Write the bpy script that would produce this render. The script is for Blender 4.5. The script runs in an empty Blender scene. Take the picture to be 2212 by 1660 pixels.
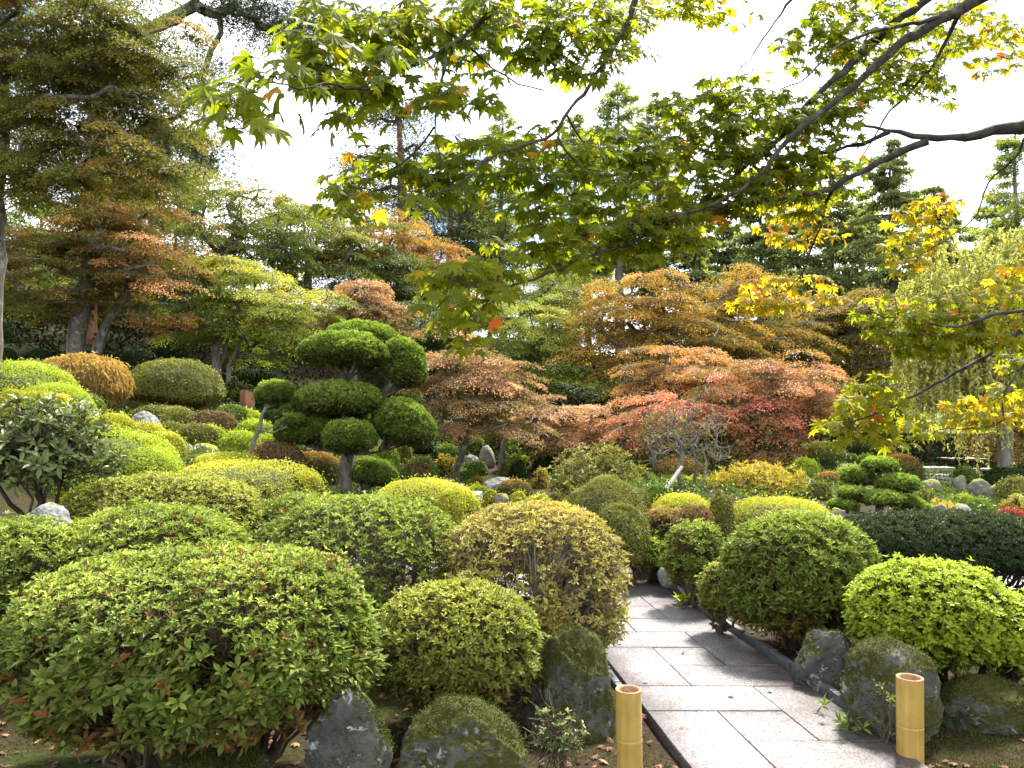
import bpy, bmesh, math
import numpy as np
from mathutils import Vector

# ------------------------------------------------------------------ camera, sky, sun, exposure
scene = bpy.context.scene
col = scene.collection
F, CX, CY, HOR, EYE = 1640.0, 1106.0, 830.0, 910.0, 1.6      # focal length and horizon of the photograph in 2212 px units
PITCH = math.atan((HOR - CY) / F)
cam_data = bpy.data.cameras.new("camera")
cam = bpy.data.objects.new("camera", cam_data)
col.objects.link(cam)
cam.location = (0, 0, EYE)
cam.rotation_euler = (math.pi / 2 + PITCH, 0, 0)
cam_data.sensor_width = 36.0
cam_data.lens = 36.0 * F / 2212.0
cam_data.clip_start = 0.05
cam_data.clip_end = 600
scene.camera = cam

SUN_EL, SUN_AZ = math.radians(56), math.radians(34)          # azimuth from +Y towards +X
world = bpy.data.worlds.new("World")
scene.world = world
world.use_nodes = True
wn = world.node_tree.nodes
wl = world.node_tree.links
wn.clear()
w_out = wn.new("ShaderNodeOutputWorld")
w_bg = wn.new("ShaderNodeBackground")
w_sky = wn.new("ShaderNodeTexSky")
w_sky.sky_type = 'NISHITA'
w_sky.sun_disc = False
w_sky.sun_elevation = SUN_EL
w_sky.sun_rotation = SUN_AZ
w_tc = wn.new("ShaderNodeTexCoord")
w_noise = wn.new("ShaderNodeTexNoise")
w_noise.inputs['Scale'].default_value = 2.6
w_noise.inputs['Detail'].default_value = 7
w_noise.inputs['Roughness'].default_value = 0.6
w_ramp = wn.new("ShaderNodeValToRGB")
w_ramp.color_ramp.elements[0].position = 0.40
w_ramp.color_ramp.elements[1].position = 0.58
w_mix = wn.new("ShaderNodeMix")
w_mix.data_type = 'RGBA'
w_mix.inputs[7].default_value = (12.5, 12.6, 12.9, 1)        # bright thin cloud
wl.new(w_tc.outputs['Generated'], w_noise.inputs['Vector'])
wl.new(w_noise.outputs['Fac'], w_ramp.inputs['Fac'])
wl.new(w_ramp.outputs['Color'], w_mix.inputs[0])
wl.new(w_sky.outputs['Color'], w_mix.inputs[6])
wl.new(w_mix.outputs[2], w_bg.inputs['Color'])
w_bg.inputs['Strength'].default_value = 0.068
wl.new(w_bg.outputs[0], w_out.inputs['Surface'])

sun_data = bpy.data.lights.new("sun", 'SUN')
sun_data.energy = 4.0
sun_data.angle = math.radians(9.0)
sun_data.color = (1.0, 0.95, 0.86)
sun = bpy.data.objects.new("sun", sun_data)
col.objects.link(sun)
to_sun = Vector((math.sin(SUN_AZ) * math.cos(SUN_EL), math.cos(SUN_AZ) * math.cos(SUN_EL), math.sin(SUN_EL)))
sun.rotation_euler = to_sun.to_track_quat('Z', 'Y').to_euler()
sun.location = to_sun * 60

scene.view_settings.view_transform = 'Standard'
scene.view_settings.look = 'None'
scene.view_settings.gamma = 1.0
scene.view_settings.use_curve_mapping = False
scene.view_settings.exposure = 2.12
cy = scene.cycles
cy.max_bounces = 6
cy.diffuse_bounces = 3
cy.glossy_bounces = 2
cy.transmission_bounces = 4
cy.transparent_max_bounces = 4
cy.caustics_reflective = False
cy.caustics_refractive = False
cy.sample_clamp_indirect = 6
try:
    cy.use_denoising = True
    cy.denoiser = 'OPENIMAGEDENOISE'
    cy.denoising_input_passes = 'RGB_ALBEDO_NORMAL'
    cy.denoising_prefilter = 'ACCURATE'
except Exception:
    pass

# ------------------------------------------------------------------ helpers
rng = np.random.default_rng(7)
CP, SP = math.cos(PITCH), math.sin(PITCH)


def at(px, py, Y):
    """point at depth Y (world y) on the sight line of a pixel of the 2212 x 1660 view"""
    u, v = (px - CX) / F, (CY - py) / F
    d = np.array([u, CP - v * SP, SP + v * CP])
    return np.array([0, 0, EYE]) + d * (Y / d[1])


def nrm(v):
    return v / np.maximum(np.linalg.norm(v, axis=-1, keepdims=True), 1e-9)


def hash3(i, j, k, seed):
    h = (i * 374761393 + j * 668265263 + k * 2147483647 + seed * 144665) & 0xffffffff
    h = ((h ^ (h >> 13)) * 1274126177) & 0xffffffff
    h = h ^ (h >> 16)
    return (h & 0xffff) / 65535.0


def vnoise(p, seed=0):
    p = np.asarray(p, float)
    i = np.floor(p).astype(np.int64)
    f = p - i
    f = f * f * (3 - 2 * f)
    r = 0
    for a in (0, 1):
        for b in (0, 1):
            for c in (0, 1):
                w = (f[:, 0] if a else 1 - f[:, 0]) * (f[:, 1] if b else 1 - f[:, 1]) * (f[:, 2] if c else 1 - f[:, 2])
                r = r + w * hash3(i[:, 0] + a, i[:, 1] + b, i[:, 2] + c, seed)
    return r


def fbm(p, oct=4, seed=0):
    s, a, t = 0, 0.5, 0
    p = np.asarray(p, float)
    for o in range(oct):
        s = s + a * vnoise(p * 2 ** o + o * 17.3, seed + o)
        t += a
        a *= 0.5
    return s / t - 0.5


class Acc:
    """collects geometry; build() links it as ONE mesh object"""

    def __init__(self):
        self.v, self.t, self.f, self.n = [], [], [], 0

    def add(self, v, f, tint=0.5, mi=0):
        v = np.asarray(v, np.float32).reshape(-1, 3)
        f = np.asarray(f, np.int64)
        self.v.append(v)
        self.t.append(np.broadcast_to(np.asarray(tint, np.float32), (len(v),)))
        self.f.append((f + self.n, mi))
        self.n += len(v)

    def build(self, name, mats, parent=None, loc=None, smooth=False):
        if not isinstance(mats, (list, tuple)):
            mats = [mats]
        me = bpy.data.meshes.new(name)
        v = np.concatenate(self.v)
        base = np.array(parent['_w'] if parent is not None else (loc if loc is not None else (0, 0, 0)), np.float32)
        v = v - base
        tint = np.concatenate(self.t)
        sizes = np.concatenate([np.full(len(f), f.shape[1]) for f, _ in self.f])
        loops = np.concatenate([f.ravel() for f, _ in self.f]).astype(np.int32)
        mis = np.concatenate([np.full(len(f), m) for f, m in self.f]).astype(np.int32)
        me.vertices.add(len(v))
        me.vertices.foreach_set('co', v.astype(np.float32).ravel())
        me.loops.add(len(loops))
        me.loops.foreach_set('vertex_index', loops)
        me.polygons.add(len(sizes))
        st = np.concatenate([[0], np.cumsum(sizes)[:-1]]).astype(np.int32)
        me.polygons.foreach_set('loop_start', st)
        me.polygons.foreach_set('material_index', mis)
        me.polygons.foreach_set('use_smooth', np.full(len(sizes), smooth))
        me.update(calc_edges=True)
        a = me.attributes.new('tint', 'FLOAT', 'POINT')
        a.data.foreach_set('value', tint.astype(np.float32))
        for m in mats:
            me.materials.append(m)
        o = bpy.data.objects.new(name, me)
        col.objects.link(o)
        if parent is not None:
            o.parent = parent
        elif loc is not None:
            o.location = [float(c) for c in loc]
        o['_w'] = [float(c) for c in base]
        return o


def tag(o, label, cat, group=None, kind=None):
    if label:
        o['label'] = label
    if cat:
        o['category'] = cat
    if group:
        o['group'] = group
    if kind:
        o['kind'] = kind
    return o


def thing(name, loc, label, cat, group=None):
    o = bpy.data.objects.new(name, None)
    o.empty_display_size = 0.1
    col.objects.link(o)
    o.location = [float(c) for c in loc]
    o['_w'] = [float(c) for c in loc]
    return tag(o, label, cat, group)


# leaf templates: x width, y length, z normal
def tri(*f):
    return np.array(f)


T_DIA = (np.array([[0, 0, 0], [-.5, .45, .1], [0, 1, -.08], [.5, .45, .1]]), tri((0, 2, 1), (0, 3, 2)))
T_LEAF = (np.array([[0, 0, 0], [-.36, .3, .07], [0, .3, 0], [.36, .3, .07], [-.46, .62, .05], [0, .62, -.03], [.46, .62, .05], [0, 1, -.14]]),
          tri((0, 2, 1), (0, 3, 2), (1, 2, 5), (1, 5, 4), (2, 3, 6), (2, 6, 5), (4, 5, 7), (5, 6, 7)))


def maple_template():
    angs = [0, 40, -40, 84, -84, 132, -132]
    lens = [1.0, .92, .92, .74, .74, .4, .4]
    order = sorted(range(7), key=lambda i: angs[i])
    pts = []
    c = np.array([0, .0])
    for k, i in enumerate(order):
        a, l = math.radians(angs[i]), lens[i]
        d = np.array([math.sin(a), math.cos(a)])
        s = np.array([math.cos(a), -math.sin(a)])
        if k == 0:
            pts.append(c + d * l * .3 - s * .16 * l)
        pts.append(c + d * l * .62 - s * .15 * l)
        pts.append(c + d * l)
        pts.append(c + d * l * .62 + s * .15 * l)
        if k < 6:
            a2 = math.radians((angs[i] + angs[order[k + 1]]) / 2)
            l2 = .47 * min(l, lens[order[k + 1]]) + .05
            pts.append(c + np.array([math.sin(a2), math.cos(a2)]) * l2)
        else:
            pts.append(c + d * l * .3 + s * .16 * l)
    pts = np.array(pts)
    r = np.linalg.norm(pts, axis=1)
    v = np.vstack([[0, 0, 0], np.column_stack([pts, -.28 * r ** 2 + .05 * (r > .5)])])
    v[:, 1] += .05
    n = len(pts)
    f = [(0, i + 2, i + 1) for i in range(n - 1)] + [(0, 1, n)]
    return v, np.array(f)


T_MAPLE = maple_template()


def leaves(acc, P, A, N, L, W, tint, tpl=T_DIA, mi=0):
    """many leaves at once: base P, pointing along A, blade normal about N"""
    n = len(P)
    if n == 0:
        return
    A = nrm(A)
    X = nrm(np.cross(A, N))
    Z = np.cross(X, A)
    tv, tf = tpl
    k = len(tv)
    L = np.broadcast_to(np.asarray(L, float), (n,))
    W = np.broadcast_to(np.asarray(W, float), (n,))
    V = (P[:, None, :] + X[:, None, :] * (tv[None, :, 0, None] * W[:, None, None])
         + A[:, None, :] * (tv[None, :, 1, None] * L[:, None, None])
         + Z[:, None, :] * (tv[None, :, 2, None] * L[:, None, None]))
    Fc = (tf[None] + (np.arange(n) * k)[:, None, None]).reshape(-1, 3)
    acc.add(V.reshape(-1, 3), Fc, np.repeat(np.broadcast_to(tint, (n,)), k), mi)


def tube(acc, pts, rad, sides=6, tint=0.5, mi=0, cap=False):
    pts = np.asarray(pts, float)
    k = len(pts)
    rad = np.broadcast_to(np.asarray(rad, float), (k,))
    T = nrm(np.gradient(pts, axis=0))
    ref = np.array([0, 0, 1.0]) if abs(T[:, 2]).mean() < .8 else np.array([0, 1.0, 0])
    U = nrm(np.cross(T, ref))
    Vv = np.cross(T, U)
    a = np.arange(sides) * 2 * math.pi / sides
    V = pts[:, None] + rad[:, None, None] * (np.cos(a)[None, :, None] * U[:, None] + np.sin(a)[None, :, None] * Vv[:, None])
    i = np.arange(k - 1)[:, None] * sides
    j = np.arange(sides)[None]
    jn = (j + 1) % sides
    q = np.stack([i + j, i + jn, i + sides + jn, i + sides + j], -1).reshape(-1, 4)
    acc.add(V.reshape(-1, 3), q, tint, mi)
    if cap:
        acc.add(np.vstack([V[-1], pts[-1:]]), [(s, (s + 1) % sides, sides) for s in range(sides)], tint, mi)


def twigs(acc, P0, P1, r0, r1, bend=0.12, tint=0.5, mi=0, R=None, mids=2):
    """many thin three-sided twigs, gently bent"""
    R = R or rng
    n = len(P0)
    if n == 0:
        return
    D = P1 - P0
    ln = np.linalg.norm(D, axis=1, keepdims=True)
    off = R.normal(0, 1, (n, 3)) * ln * bend
    rings = []
    U = nrm(np.cross(D, R.normal(0, 1, (n, 3)) + 1e-3))
    Vv = nrm(np.cross(D, U))
    r0 = np.broadcast_to(np.asarray(r0, float), (n,))
    r1 = np.broadcast_to(np.asarray(r1, float), (n,))
    K = mids + 2
    for s in range(K):
        t = s / (K - 1)
        c = P0 + D * t + off * (4 * t * (1 - t)) * .5 + (R.normal(0, .35, (n, 3)) * ln * bend * .5 if 0 < s < K - 1 else 0)
        r = (r0 * (1 - t) + r1 * t)[:, None]
        for a in (0, 2.094, 4.189):
            rings.append(c + r * (math.cos(a) * U + math.sin(a) * Vv))
    V = np.stack(rings, 1)                       # n, K*3, 3
    fs = []
    for s in range(K - 1):
        for j in range(3):
            fs.append((s * 3 + j, s * 3 + (j + 1) % 3, s * 3 + 3 + (j + 1) % 3, s * 3 + 3 + j))
    fs = np.array(fs)
    Fc = (fs[None] + (np.arange(n) * K * 3)[:, None, None]).reshape(-1, 4)
    acc.add(V.reshape(-1, 3), Fc, np.repeat(np.broadcast_to(tint, (n,)), K * 3), mi)


def box(acc, c, s, rz=0.0, mi=0, tint=.5):
    x, y, z = np.array(s) / 2
    v = np.array([(a, b, d) for a in (-x, x) for b in (-y, y) for d in (-z, z)])
    cr, sr = math.cos(rz), math.sin(rz)
    v = v @ np.array([[cr, sr, 0], [-sr, cr, 0], [0, 0, 1]]) + np.array(c)
    acc.add(v, [(0, 1, 3, 2), (4, 6, 7, 5), (0, 4, 5, 1), (2, 3, 7, 6), (0, 2, 6, 4), (1, 5, 7, 3)], tint, mi)


def bevel(o, w=0.01, seg=2):
    m = o.modifiers.new('bevel', 'BEVEL')
    m.width = w
    m.segments = seg
    m.limit_method = 'ANGLE'
    return o


# ------------------------------------------------------------------ materials
def new_mat(name):
    m = bpy.data.materials.new(name)
    m.use_nodes = True
    nt = m.node_tree
    b = nt.nodes['Principled BSDF']
    return m, nt, b, nt.nodes['Material Output']


def ramp(nt, stops, interp='LINEAR'):
    r = nt.nodes.new('ShaderNodeValToRGB')
    cr = r.color_ramp
    cr.interpolation = interp
    while len(cr.elements) < len(stops):
        cr.elements.new(0.5)
    for e, (p, c) in zip(cr.elements, stops):
        e.position = p
        e.color = (*c, 1)
    return r


def foliage_mat(name, stops, trans=0.3, rough=0.55, spec=0.25, tcol=(1.15, 1.2, .6)):
    m, nt, b, out = new_mat(name)
    at_ = nt.nodes.new('ShaderNodeAttribute')
    at_.attribute_name = 'tint'
    stops = [(p, (min(.8, c[0] * 1.12), min(.8, c[1] * 1.02), c[2] * .8)) for p, c in stops]
    r = ramp(nt, stops)
    nt.links.new(at_.outputs['Fac'], r.inputs['Fac'])
    nt.links.new(r.outputs['Color'], b.inputs['Base Color'])
    b.inputs['Roughness'].default_value = rough
    b.inputs['Specular IOR Level'].default_value = spec
    tr = nt.nodes.new('ShaderNodeBsdfTranslucent')
    mu = nt.nodes.new('ShaderNodeMix')
    mu.data_type = 'RGBA'
    mu.blend_type = 'MULTIPLY'
    mu.inputs[0].default_value = 1
    mu.inputs[7].default_value = (*tcol, 1)
    nt.links.new(r.outputs['Color'], mu.inputs[6])
    nt.links.new(mu.outputs[2], tr.inputs['Color'])
    ms = nt.nodes.new('ShaderNodeMixShader')
    ms.inputs[0].default_value = trans
    nt.links.new(b.outputs[0], ms.inputs[1])
    nt.links.new(tr.outputs[0], ms.inputs[2])
    nt.links.new(ms.outputs[0], out.inputs['Surface'])
    return m


def noise_node(nt, scale, detail=5, rough=.55, coord=None, dist=0):
    n = nt.nodes.new('ShaderNodeTexNoise')
    n.inputs['Scale'].default_value = scale
    n.inputs['Detail'].default_value = detail
    n.inputs['Roughness'].default_value = rough
    n.inputs['Distortion'].default_value = dist
    if coord is None:
        tc = nt.nodes.new('ShaderNodeTexCoord')
        coord = tc.outputs['Object']
    nt.links.new(coord, n.inputs['Vector'])
    return n


def mixc(nt, fac, a, b, blend='MIX'):
    m = nt.nodes.new('ShaderNodeMix')
    m.data_type = 'RGBA'
    m.blend_type = blend
    for s, x in ((0, fac), (6, a), (7, b)):
        if isinstance(x, (int, float)):
            m.inputs[s].default_value = x
        elif isinstance(x, tuple):
            m.inputs[s].default_value = (*x, 1)
        else:
            nt.links.new(x, m.inputs[s])
    return m.outputs[2]


def bump(nt, b, h, strength=.4, dist=.02):
    n = nt.nodes.new('ShaderNodeBump')
    n.inputs['Strength'].default_value = strength
    n.inputs['Distance'].default_value = dist
    nt.links.new(h, n.inputs['Height'])
    nt.links.new(n.outputs[0], b.inputs['Normal'])


def bark_mat(name, c0, c1, lichen=None, scale=14, stretch=.25):
    m, nt, b, out = new_mat(name)
    tc = nt.nodes.new('ShaderNodeTexCoord')
    mp = nt.nodes.new('ShaderNodeMapping')
    mp.inputs['Scale'].default_value = (1, 1, stretch)
    nt.links.new(tc.outputs['Object'], mp.inputs['Vector'])
    n = noise_node(nt, scale, 6, .65, mp.outputs[0])
    r = ramp(nt, [(.35, c0), (.65, c1)])
    nt.links.new(n.outputs['Fac'], r.inputs['Fac'])
    c = r.outputs['Color']
    if lichen:
        n2 = noise_node(nt, scale * .6, 4, .6, tc.outputs['Object'])
        r2 = ramp(nt, [(.55, (0, 0, 0)), (.66, (1, 1, 1))])
        nt.links.new(n2.outputs['Fac'], r2.inputs['Fac'])
        c = mixc(nt, r2.outputs['Color'], c, lichen)
    nt.links.new(c, b.inputs['Base Color'])
    b.inputs['Roughness'].default_value = .85
    b.inputs['Specular IOR Level'].default_value = .2
    bump(nt, b, n.outputs['Fac'], .7, .02)
    return m


def rock_mat(name, g0, g1, moss, moss_amt, lichen=(.42, .43, .40), lich_amt=.6):
    m, nt, b, out = new_mat(name)
    tc = nt.nodes.new('ShaderNodeTexCoord')
    geo = nt.nodes.new('ShaderNodeNewGeometry')
    n1 = noise_node(nt, 5, 8, .65, tc.outputs['Object'])
    r1 = ramp(nt, [(.3, g0), (.7, g1)])
    nt.links.new(n1.outputs['Fac'], r1.inputs['Fac'])
    n2 = noise_node(nt, 13, 6, .7, tc.outputs['Object'], .4)
    r2 = ramp(nt, [(lich_amt, (0, 0, 0)), (lich_amt + .05, (1, 1, 1))])
    nt.links.new(n2.outputs['Fac'], r2.inputs['Fac'])
    c = mixc(nt, r2.outputs['Color'], r1.outputs['Color'], lichen)
    sep = nt.nodes.new('ShaderNodeSeparateXYZ')
    nt.links.new(geo.outputs['Normal'], sep.inputs[0])
    n3 = noise_node(nt, 3.2, 7, .65, tc.outputs['Object'])
    ma = nt.nodes.new('ShaderNodeMath')
    ma.operation = 'MULTIPLY_ADD'
    nt.links.new(sep.outputs['Z'], ma.inputs[0])
    ma.inputs[1].default_value = .22
    nt.links.new(n3.outputs['Fac'], ma.inputs[2])
    r3 = ramp(nt, [(moss_amt, (0, 0, 0)), (moss_amt + .06, (1, 1, 1))])
    nt.links.new(ma.outputs[0], r3.inputs['Fac'])
    n4 = noise_node(nt, 45, 4, .7, tc.outputs['Object'])
    rm = ramp(nt, [(.3, tuple(x * .45 for x in moss)), (.7, moss)])
    nt.links.new(n4.outputs['Fac'], rm.inputs['Fac'])
    c = mixc(nt, r3.outputs['Color'], c, rm.outputs['Color'])
    nt.links.new(c, b.inputs['Base Color'])
    b.inputs['Roughness'].default_value = .9
    b.inputs['Specular IOR Level'].default_value = .2
    ad = nt.nodes.new('ShaderNodeMath')
    ad.operation = 'MULTIPLY_ADD'
    nt.links.new(n4.outputs['Fac'], ad.inputs[0])
    ad.inputs[1].default_value = .5
    nt.links.new(n1.outputs['Fac'], ad.inputs[2])
    bump(nt, b, ad.outputs[0], .8, .03)
    return m


FM = foliage_mat
M = {}
# azaleas and clipped mounds
M['azalea'] = FM('azalea_leaf', [(0, (.14, .06, .02)), (.10, (.11, .10, .024)), (.4, (.095, .15, .032)), (.7, (.21, .29, .06)), (.92, (.42, .49, .13)), (1, (.3, .2, .04))], .3, .6, .2)
M['yellow'] = FM('yellow_azalea_leaf', [(0, (.13, .08, .02)), (.25, (.17, .18, .025)), (.6, (.32, .36, .045)), (1, (.56, .56, .09))], .32, .5)
M['yelgreen'] = FM('yellow_green_azalea_leaf', [(0, (.12, .08, .025)), (.25, (.12, .15, .03)), (.6, (.215, .265, .05)), (1, (.42, .45, .10))], .3, .55)
M['tan'] = FM('tan_azalea_leaf', [(0, (.13, .09, .035)), (.3, (.18, .18, .055)), (.65, (.32, .30, .095)), (.88, (.5, .43, .14)), (1, (.52, .28, .09))], .3, .5)
M['bright'] = FM('bright_green_leaf', [(0, (.08, .12, .016)), (.4, (.19, .28, .025)), (1, (.46, .58, .07))], .32, .5)
M['olive'] = FM('olive_leaf', [(0, (.07, .06, .02)), (.35, (.11, .125, .032)), (.7, (.19, .21, .05)), (1, (.32, .32, .09))], .25, .55)
M['green'] = FM('green_leaf', [(0, (.035, .055, .013)), (.5, (.085, .15, .026)), (1, (.22, .33, .06))], .25, .5)
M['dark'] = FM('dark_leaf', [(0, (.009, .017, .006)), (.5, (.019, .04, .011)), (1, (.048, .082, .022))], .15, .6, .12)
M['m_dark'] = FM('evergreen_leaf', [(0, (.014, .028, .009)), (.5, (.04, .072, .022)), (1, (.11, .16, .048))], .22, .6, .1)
M['yew'] = FM('yew_needle', [(0, (.02, .03, .014)), (.5, (.035, .065, .026)), (1, (.085, .13, .05))], .15, .4, .35)
M['brown'] = FM('brown_leaf', [(0, (.08, .055, .03)), (.5, (.165, .12, .065)), (1, (.27, .2, .10))], .25, .6)
M['rust'] = FM('rust_leaf', [(0, (.07, .07, .02)), (.4, (.12, .125, .035)), (.72, (.27, .19, .065)), (1, (.48, .25, .11))], .28, .55)
M['orange_weep'] = FM('weeping_maple_leaf', [(0, (.16, .11, .04)), (.5, (.36, .26, .11)), (1, (.56, .44, .22))], .35, .6)
M['topiary'] = FM('topiary_leaf', [(0, (.035, .05, .014)), (.45, (.115, .18, .04)), (.8, (.28, .42, .085)), (1, (.42, .55, .13))], .28, .55, .2)
M['glossy'] = FM('glossy_leaf', [(0, (.05, .07, .025)), (.5, (.09, .13, .05)), (.9, (.18, .23, .10)), (1, (.3, .15, .03))], .15, .45, .3)
M['loose'] = FM('loose_shrub_leaf', [(0, (.10, .06, .02)), (.4, (.10, .13, .035)), (.75, (.2, .22, .06)), (1, (.36, .24, .08))], .3, .45)
M['yellowplant'] = FM('yellow_shrub_leaf', [(0, (.14, .1, .03)), (.4, (.24, .22, .04)), (.8, (.42, .36, .06)), (1, (.45, .24, .07))], .35, .5)
M['redplant'] = FM('red_shrub_leaf', [(0, (.12, .02, .02)), (1, (.4, .07, .07))], .3, .5)
M['under'] = FM('shaded_undergrowth_leaf', [(0, (.006, .011, .004)), (.5, (.012, .023, .007)), (1, (.03, .05, .015))], .12, .8, .03)  # near-black greens put the closed canopy's shade into the leaf colour
M['pine'] = FM('pine_needle', [(0, (.015, .03, .015)), (.5, (.035, .065, .03)), (1, (.075, .12, .05))], .15, .5)
M['larch'] = FM('larch_needle', [(0, (.08, .12, .05)), (.5, (.24, .30, .12)), (1, (.42, .46, .19))], .5, .6)
M['fir'] = FM('fir_needle', [(0, (.045, .075, .035)), (.5, (.20, .25, .135)), (1, (.34, .41, .22))], .5, .6)
# maples
M['m_olive'] = FM('olive_maple_leaf', [(0, (.05, .075, .02)), (.4, (.13, .16, .045)), (.75, (.2, .19, .06)), (1, (.34, .2, .08))], .42, .6)
M['m_orange'] = FM('orange_maple_leaf', [(0, (.07, .085, .022)), (.35, (.15, .13, .036)), (.65, (.29, .18, .065)), (1, (.58, .31, .19))], .38, .6)
M['m_lime'] = FM('lime_maple_leaf', [(0, (.06, .10, .02)), (.4, (.18, .25, .045)), (.8, (.38, .42, .10)), (1, (.52, .44, .12))], .38, .6)
M['m_green'] = FM('green_maple_leaf', [(0, (.035, .065, .018)), (.5, (.11, .17, .04)), (.85, (.26, .29, .065)), (1, (.40, .29, .08))], .35, .6)
M['m_gold'] = FM('gold_maple_leaf', [(0, (.08, .075, .02)), (.4, (.19, .155, .036)), (.75, (.38, .25, .06)), (1, (.54, .30, .09))], .35, .6)
M['m_pink'] = FM('salmon_maple_leaf', [(0, (.08, .085, .032)), (.35, (.17, .135, .06)), (.7, (.34, .22, .14)), (1, (.58, .36, .31))], .36, .5)
M['m_red'] = FM('red_maple_leaf', [(0, (.10, .10, .034)), (.3, (.23, .165, .06)), (.6, (.42, .24, .14)), (.85, (.58, .28, .25)), (1, (.55, .14, .17))], .36, .5)
M['m_front'] = FM('front_maple_leaf', [(0, (.07, .12, .012)), (.3, (.125, .19, .017)), (.6, (.22, .26, .022)), (.8, (.44, .34, .025)), (.92, (.54, .28, .03)), (1, (.5, .14, .04))], .74, .45, .3, (1.45, 1.35, .6))
M['weep'] = FM('weeping_tree_leaf', [(0, (.16, .2, .06)), (.5, (.38, .42, .15)), (1, (.58, .58, .24))], .42, .55)
M['fallen'] = FM('fallen_leaf', [(0, (.05, .028, .018)), (.5, (.12, .06, .038)), (1, (.27, .15, .085))], .1, .7)
M['blade'] = FM('moss_blade', [(0, (.03, .04, .008)), (.5, (.06, .085, .014)), (1, (.11, .13, .025))], .2, .7)
# wood
M['twig'] = bark_mat('grey_brown_twig', (.045, .032, .02), (.14, .105, .07))
M['twig_dark'] = bark_mat('dark_twig', (.02, .014, .009), (.06, .042, .026))
M['twig_pale'] = bark_mat('pale_twig', (.1, .08, .055), (.27, .23, .17))
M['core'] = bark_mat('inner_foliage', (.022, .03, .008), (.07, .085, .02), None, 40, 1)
M['bark'] = bark_mat('grey_bark', (.05, .042, .034), (.16, .14, .115), (.22, .23, .19))
M['bark_front'] = bark_mat('dark_maple_bark', (.022, .019, .015), (.075, .066, .052), (.11, .12, .09), 20, .6)
M['bark_red'] = bark_mat('red_pine_bark', (.12, .05, .03), (.30, .16, .10), None, 10)
M['bark_pale'] = bark_mat('pale_bark', (.10, .09, .07), (.24, .22, .185), (.10, .10, .08))
# stone
M['rock_moss'] = rock_mat('mossy_stone', (.03, .032, .025), (.14, .145, .12), (.06, .06, .013), .49, (.30, .32, .29), .57)
M['rock_grey'] = rock_mat('grey_stone', (.09, .09, .088), (.30, .30, .29), (.15, .15, .03), .68)
M['rock_dark'] = rock_mat('dark_stone', (.032, .034, .028), (.14, .145, .125), (.055, .06, .015), .57, (.36, .38, .36), .585)
M['rock_lime'] = rock_mat('lime_moss_stone', (.09, .085, .075), (.26, .245, .22), (.26, .27, .035), .58)

# ------------------------------------------------------------------ planting list (pixel of the top, width in pixels, depth) -> also shapes the terrain
BUSH = []


def B(style, cx, top, w, Y, label, h=.5, **k):
    BUSH.append(dict(style=style, cx=cx, top=top, w=w, Y=Y, label=label, h=h, **k))


# --- azaleas close to the camera (built shoot by shoot)
B('azalea', 425, 1196, 740, 3.45, 'big glossy azalea nearest the camera, filling the lower left corner', bot=1650, near=1, L=.026, W=.0105, dr=.8, fb=.24, ntw=1900, stems=20, stemr=.014, side=.40, s0=-.05, s1=.65, gap=1.5, under=.3, dead=.07, biglow=2.3, cov=3.0, p=3.2, lump=.06, wood='twig', lobes=((-175, 36, 380, -.12), (210, 8, 320, .05)))
B('azalea', 335, 1098, 430, 5.0, 'leafy green azalea rising just behind the big front left azalea', bot=1420, near=1, L=.04, W=.013, fb=.2, ntw=250, cov=2.2)
B('azalea', 40, 1122, 330, 4.7, 'green azalea cut off by the left edge, below the grey rock', bot=1450, near=1, L=.04, W=.013, fb=.2, ntw=300, cov=2.4, side=.6)
B('yelgreen', 355, 1026, 425, 6.4, 'long olive yellow azalea hedge beside the glossy rhododendron', bot=1250, near=1, L=.034, W=.013, fb=.12, ntw=250, cov=2.3, per=5, p=2.9, dead=.08, side=.9)
B('azalea', 655, 1066, 190, 6.6, 'pale green azalea between the yellow hedge and the topiary trunk', bot=1230, near=1, L=.04, W=.014, fb=.15, ntw=120, cov=2.2)
B('azalea', 785, 1076, 440, 5.1, 'green topped azalea with bare grey twigs showing down its front', bot=1430, near=1, L=.036, W=.013, fb=.25, ntw=1500, stems=18, side=.22, s0=.2, s1=.75, gap=.8, inner=.08, cov=2.5, biglow=.2, thick=.1, twr=.0026, wood='twig_pale', lobes=((-130, 40, 240, .1),))
B('tan', 1148, 1088, 415, 4.95, 'yellow tan thin leaved azalea at the left edge of the stone path', bot=1500, near=1, L=.030, W=.011, fb=.2, ntw=1500, stems=20, side=.32, s0=.1, s1=.9, gap=1.2, inner=.1, cov=2.2, thick=.16, twr=.0024, p=2.6, per=5, lump=.08, wood='twig_pale')
B('yelgreen', 988, 1260, 352, 3.95, 'rounded yellow green azalea above the mossy boulders, left of the tan one', bot=1575, near=1, L=.027, W=.0105, fb=.24, ntw=1100, stems=14, side=.42, s0=.0, s1=.7, gap=1.2, dead=.06, cov=3.0, per=6, wood='twig', thick=.12)
B('glossy', 95, 868, 300, 5.9, 'grey green rhododendron with big glossy leaves at the left edge', bot=1150, near=1, L=.085, W=.034, fb=.34, ntw=260, stems=9, stemr=.022, side=.8, cov=1.35, thick=.35, per=5, biglow=.2, lump=.14, wood='twig_dark', name='rhododendron')
B('azalea', 1726, 1112, 318, 5.4, 'tall leafy green azalea on the right of the path, above the left boulder', bot=1400, near=1, L=.042, W=.014, fb=.14, ntw=300, side=.9, cov=3.0, p=2.7, biglow=.8)
B('yelgreen', 1556, 1216, 95, 5.7, 'small yellow green azalea tucked against the path edging', bot=1345, near=1, L=.025, W=.011, fb=.15, ntw=120, cov=2.6)
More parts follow.
